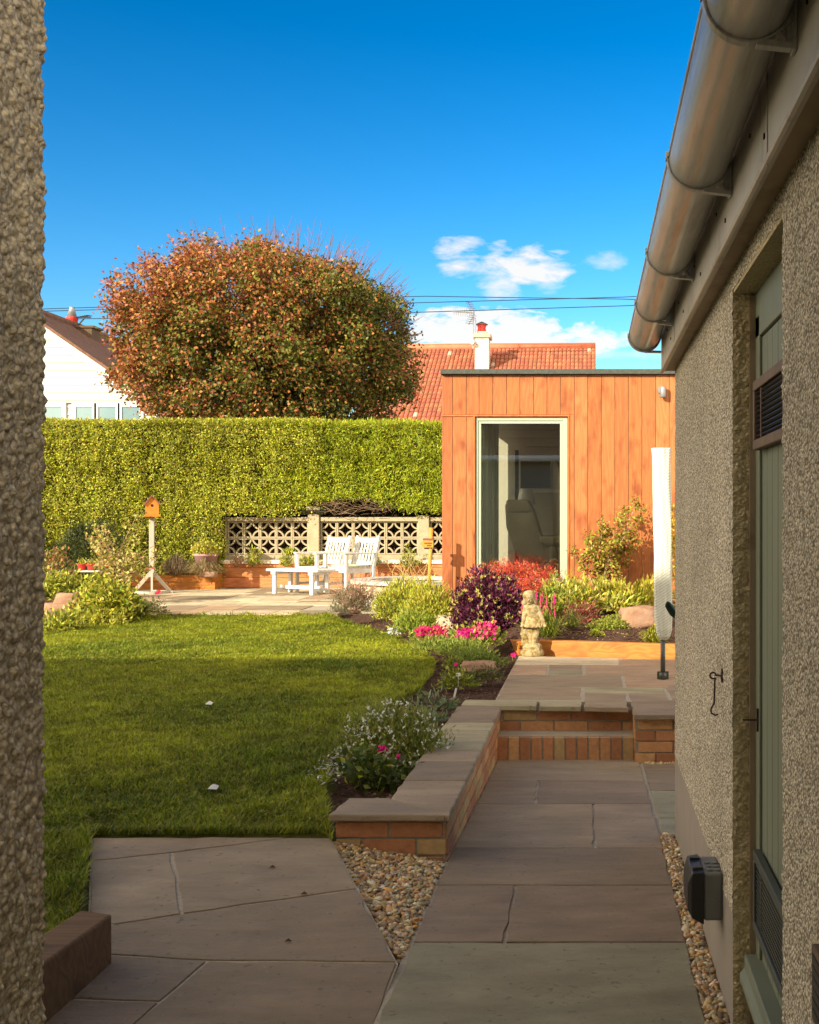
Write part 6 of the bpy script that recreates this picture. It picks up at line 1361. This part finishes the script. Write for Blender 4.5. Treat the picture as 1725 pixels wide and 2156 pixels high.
# white gaura-like bush and rose near the wall end
gy = F*(CH+.03)/(1625-VY)
t = plant('white_flowered_bush', 'wiry bush covered in tiny white flowers next to the coping', 'shrub', 824, 1622, gy+.36, .30, .27, .33, 18000, .028, .008, [(.22, .26, .045), (.15, .19, .03), (.30, .31, .07)], stems=60, up=.9, spread=.035, fill=.5, stemcol=(.16, .2, .06))
xq, yq2, zq2 = t.location
K = 300; u = unit(rng.normal(0, 1, (K, 3))); u[:, 2] = np.abs(u[:, 2]); u[:, 1] = np.where(rng.random(K) < .7, -np.abs(u[:, 1]), u[:, 1]); cpt = np.array([xq, yq2, zq2])+u*rng.uniform(.8, 1.12, (K, 1))*np.array([.31, .28, .35]); cpt[:, 2] = np.maximum(cpt[:, 2], zq2+.03)
p = np.repeat(cpt, 4, 0)+rng.normal(0, .003, (K*4, 3)); m = len(p); D = rng.normal(0, 1, (m, 3)); Nn = rng.normal(0, .5, (m, 3)); Nn[:, 1] -= 1
o = leaves('white_flowers', p, D, Nn, .014, .011, palette(m, [(.8, .8, .76)], None, .06), M['petal'], t); o['kind'] = 'stuff'
t = plant('rose_bush', 'low rose with bright magenta blooms and yellowing leaves at the wall end', 'shrub', 785, 1672, gy-.12, .20, .14, .22, 420, .045, .030, [(.08, .12, .02), (.13, .17, .025), (.30, .33, .03), (.06, .09, .02)], [5, 4, 1.2, 3], stems=14, up=.2, spread=.05, stemcol=(.08, .1, .03))
for (fx_, fy_, s_) in ((806, 1577, .045), (841, 1592, .026)):
    c = P(fx_, fy_, gy-.05); mb = MB()
    for q in range(16): an = q*2.4; rr = s_*.5*(q/16)**.6; mb.ell(c+Vector((math.cos(an)*rr, -.005-.01*(1-q/16), math.sin(an)*rr*.75)), (s_*.24, s_*.12, s_*.2), 7, 5, (.78, .012, .30) if q % 3 else (.70, .01, .2))
    mb.build('rose_bloom', M['petal'], t, smooth=True)
n = 150; X = rng.normal(0, 1, n); t = thing('white_sprays', 'trailing silver-white leaves spilling over the lawn edge beside the rose', 'plant', (wx(703, 5.9), 5.9, -.02))
p = np.stack([wx(704, 5.95)+X*.035+rng.normal(0, .02, n), 5.95+rng.normal(0, .16, n)-X*.02, rng.uniform(0, .06, n)-.01], 1); D = rng.normal(0, 1, (n, 3)); D[:, 2] *= .5; Nn = rng.normal(0, .4, (n, 3)); Nn[:, 2] += 1
leaves('foliage', p, D, Nn, rng.uniform(.02, .035, n), .009, palette(n, [(.55, .55, .5), (.4, .4, .34)]), M['leaf'], t)
# leaf litter on the lawn
for (a, b, lb) in ((441, 1483, 'small white scrap lying on the shaded lawn, farther one'), (450, 1645, 'small white scrap lying on the shaded lawn, nearer one')):
    x_, y_ = gp(a, b, CH-.02); mb = MB(); zl_ = float(lawn_z(x_, y_)); mb.add([(x_-.022, y_-.02, zl_+.024), (x_+.018, y_-.013, zl_+.02), (x_+.02, y_+.02, zl_+.03), (x_, y_+.006, zl_+.042), (x_-.018, y_+.02, zl_+.032)], [(0, 1, 3), (1, 2, 3), (0, 3, 4)]); o = mb.build('paper_scrap', M['white']); setp(o, lb, 'litter', 'white scraps on the lawn')

# --- left bed
plant('golden_shrub', 'broad-leaved yellow-green shrub in the left bed in front of the birdhouse', 'shrub', 222, 1300, 14.0, .34, .3, .40, 2600, .062, .034, YG+[(.16, .22, .03)], stems=12, up=.3, spread=.06)
plant('golden_shrub', 'low yellow-green mound below the broad-leaved shrub, at the lawn edge', 'shrub', 212, 1318, 13.7, .26, .2, .16, 1200, .05, .018, YG, stems=0, up=.6, spread=.04)
plant('leafy_mound', 'green leafy mound at the extreme left, below the sandstone rock', 'shrub', 130, 1328, 13.0, .22, .2, .22, 1300, .06, .020, YG+GR, stems=0, up=.5, spread=.04)
plant('leafy_mound', 'dense green leafy mound above the sandstone rock at the left edge', 'shrub', 120, 1262, 15.0, .40, .3, .34, 2200, .06, .03, GR+YG[:2], stems=6, up=.4, spread=.06)
tuft('agapanthus', 'clump of green strap leaves at the end of the left bed', 'plant', 285, 1300, 14.5, .26, .26, 420, GR+YG[:2], W=.018)
tuft('agapanthus', 'smaller strap-leaved clump beside the broad-leaved shrub', 'plant', 250, 1286, 15.0, .2, .24, 260, GR, W=.018)
plant('purple_sedum', 'low purple-green plant at the very tip of the left bed', 'plant', 318, 1296, 15.0, .2, .16, .2, 900, .03, .018, [(.22, .14, .10), (.2, .22, .05), (.13, .15, .04)], stems=4, spread=.04)
o = rock('sandstone_rock', 'pinkish split sandstone rock in the left bed beside the house corner', 145, 1290, 14.2, .30, .16, .24, seed=12)
o = rock('sandstone_rock', 'low end of the sandstone rock lying at the extreme left', 122, 1290, 14.1, .34, .2, .12, seed=15)
# wiry rose in front of hedge
t = thing('rambling_rose', 'tall wiry rose with sparse yellowing leaves left of the birdhouse', 'shrub', (wx(232, 16.5), 16.5, .05)); mb = MB(); r8 = random.Random(21); tips = []
for q in range(26):
    b = P(232+r8.uniform(-14, 14), 1250, 16.5); e = P(r8.uniform(150, 345), r8.uniform(1070, 1215), 16.5+r8.uniform(-.3, .3)); m1 = b.lerp(e, .5)+Vector((r8.uniform(-.08, .08), 0, .14)); mb.tube([b, m1, e], [.008, .006, .003], 5, (.34, .24, .14))
    for k in range(8): s = m1.lerp(e, r8.random()) if r8.random() < .75 else b.lerp(m1, .4+.6*r8.random()); f = s+Vector((r8.uniform(-.14, .14), r8.uniform(-.1, .1), r8.uniform(-.08, .1))); mb.tube([s, f], [.003, .002], 3, (.34, .22, .1)); tips.append(f)
mb.build('stems', M['twig'], t)
tp_ = np.array([list(v) for v in tips]); NL = 1500; p = tp_[rng.integers(0, len(tp_), NL)]+rng.normal(0, .045, (NL, 3)); D = rng.normal(0, .8, (NL, 3)); Nn = rng.normal(0, .6, (NL, 3)); Nn[:, 1] -= .6
leaves('foliage', p, D, Nn, rng.uniform(.04, .07, NL), rng.uniform(.025, .042, NL), palette(NL, [(.40, .38, .07), (.46, .38, .14), (.26, .27, .05), (.42, .24, .10)], [4, 3, 3, 1.6]), M['leaf'], t)
flowers(t, 328, 338, 1244, 1250, 16.3, 3, .05, [(.7, .02, .1)], dep=.03); flowers(t, 200, 330, 1170, 1260, 16.3, 6, .035, [(.6, .05, .08)])
t = plant('bronze_shrub', 'bronze and orange leafed shrub at the extreme left beside the house corner', 'shrub', 112, 1262, 16.0, .20, .2, .62, 700, .055, .028, [(.34, .28, .08), (.36, .16, .06), (.22, .2, .05), (.3, .12, .06)], stems=12, up=.5, shape='ball', spread=.06)
# dark clipped shrub under the hedge
t = plant('dark_yew', 'dark green rounded shrub against the hedge behind the red pots', 'shrub', 188, 1222, 18.9, .66, .4, 1.12, 15000, .05, .014, [(.035, .05, .014), (.05, .07, .018), (.07, .085, .02)], stems=10, up=.5, spread=.05, fill=.2, z0=.1)
# tray with red pots
py_ = 17.6; tz = wz(1201, py_)
tw = thing('white_tray', 'white tray standing on a low support in front of the dark shrub', 'tray', (wx(192, py_), py_, tz))
mb = MB(); mb.bx(wx(152, py_), wx(238, py_), py_-.12, py_+.12, tz-.02, tz); mb.build('tray_base', M['white'], tw, bevel=.004)
mb = MB(); mb.bx(wx(160, py_), wx(164, py_), py_-.1, py_+.1, .0, tz-.02); mb.bx(wx(226, py_), wx(230, py_), py_-.1, py_+.1, .0, tz-.02); mb.build('support', M['oldsleeper'], tw)
lbs = ['leftmost of the red pots on the white tray', 'second red pot from the left on the white tray', 'third red pot from the left on the white tray', 'rightmost of the red pots on the white tray']
for q, a in enumerate((173, 193, 213, 230)):
    x_ = wx(a, py_+(.05 if q > 1 else 0)); y_ = py_+(.05 if q > 1 else -.02)
    t = thing('red_pot', lbs[q], 'plant pot', (x_, y_, tz), 'red pots on the tray')
    mb = MB(); mb.lathe([(.040, 0), (.055, .075), (.062, .078), (.062, .095), (.05, .095)], (x_, y_, tz+.001), 16); mb.build('pot', M['red'], t, smooth=False)
    K = 60; p = np.array([x_, y_, tz+.10])+rng.normal(0, .03, (K, 3)); D = rng.normal(0, .5, (K, 3)); D[:, 2] += 1; leaves('foliage', p, D, rng.normal(0, 1, (K, 3)), .045, .015, palette(K, YG), M['leaf'], t)
mb = MB(); mb.bx(wx(212, py_-.14), wx(224, py_-.14), py_-.15, py_-.145, tz-.005, tz+.03); o = mb.build('plant_label', M['white']); setp(o, 'white label leaning on the front edge of the white tray', 'plant label', 'white plant labels')
# ornamental grasses, pot plant
tuft('straw_grass', 'straw-coloured ornamental grass clump right of the birdhouse post', 'grass', 372, 1212, 19.9, .34, .34, 700, [(.34, .25, .15), (.26, .19, .12), (.42, .33, .2)], W=.010, droop=.9)
tuft('straw_grass', 'straw-coloured ornamental grass clump below the pink pot', 'grass', 430, 1212, 19.75, .34, .26, 700, [(.34, .25, .15), (.42, .33, .18), (.46, .36, .14)], W=.010, droop=.9)
rock('planter_rock', 'pink rock lying in the low sleeper planter', 440, 1212, 19.60, .26, .16, .07, seed=18)
py2 = 20.0; pz_ = wz(1192, py2)
t = thing('pink_pot', 'dusky pink plant pot with a bushy yellow-green plant at the end of the block wall', 'plant pot', (wx(434, py2), py2, pz_))
mb = MB(); mb.lathe([(.15, 0), (.195, .17), (.21, .175), (.21, .215), (.19, .215), (.18, .19)], (wx(434, py2), py2, pz_), 24); mb.build('pot', M['terracotta'], t, smooth=True)
K = 1100; u = unit(rng.normal(0, 1, (K, 3))); u[:, 2] = np.abs(u[:, 2]); p = np.array([wx(434, py2), py2, pz_+.2])+u*rng.random((K, 1))**.4*np.array([.24, .22, .22]); leaves('foliage', p, u+rng.normal(0, .5, (K, 3)), u+rng.normal(0, .5, (K, 3)), rng.uniform(.04, .06, K), .032, palette(K, YG+[(.42, .34, .12)]), M['leaf'], t)
# plants along the raised planter
for (a, r_, h_, lb) in ((534, .17, .27, 'green shrub in the raised planter, leftmost against the pierced blocks'), (604, .14, .25, 'green shrub in the raised planter, between the leftmost one and the armchairs'), (652, .15, .16, 'low green shrub in the raised planter behind the left armchair'), (786, .10, .24, 'small green shrub in the raised planter right of the armchairs'), (862, .15, .33, 'tall green shrub in the raised planter nearest the wooden sign'), (497, .09, .10, 'little red-leaved plant at the left end of the raised planter')):
    plant('planter_shrub', lb, 'shrub', a, 1183, 20.15, r_, .14, h_, 420 if 'red' not in lb else 120, .06, .018, (GR+YG[:2]) if 'red' not in lb else [(.4, .16, .1), (.3, .2, .08)], stems=6, up=.5, spread=.04, z0=wz(1190, RY), group='shrubs in the raised planter')
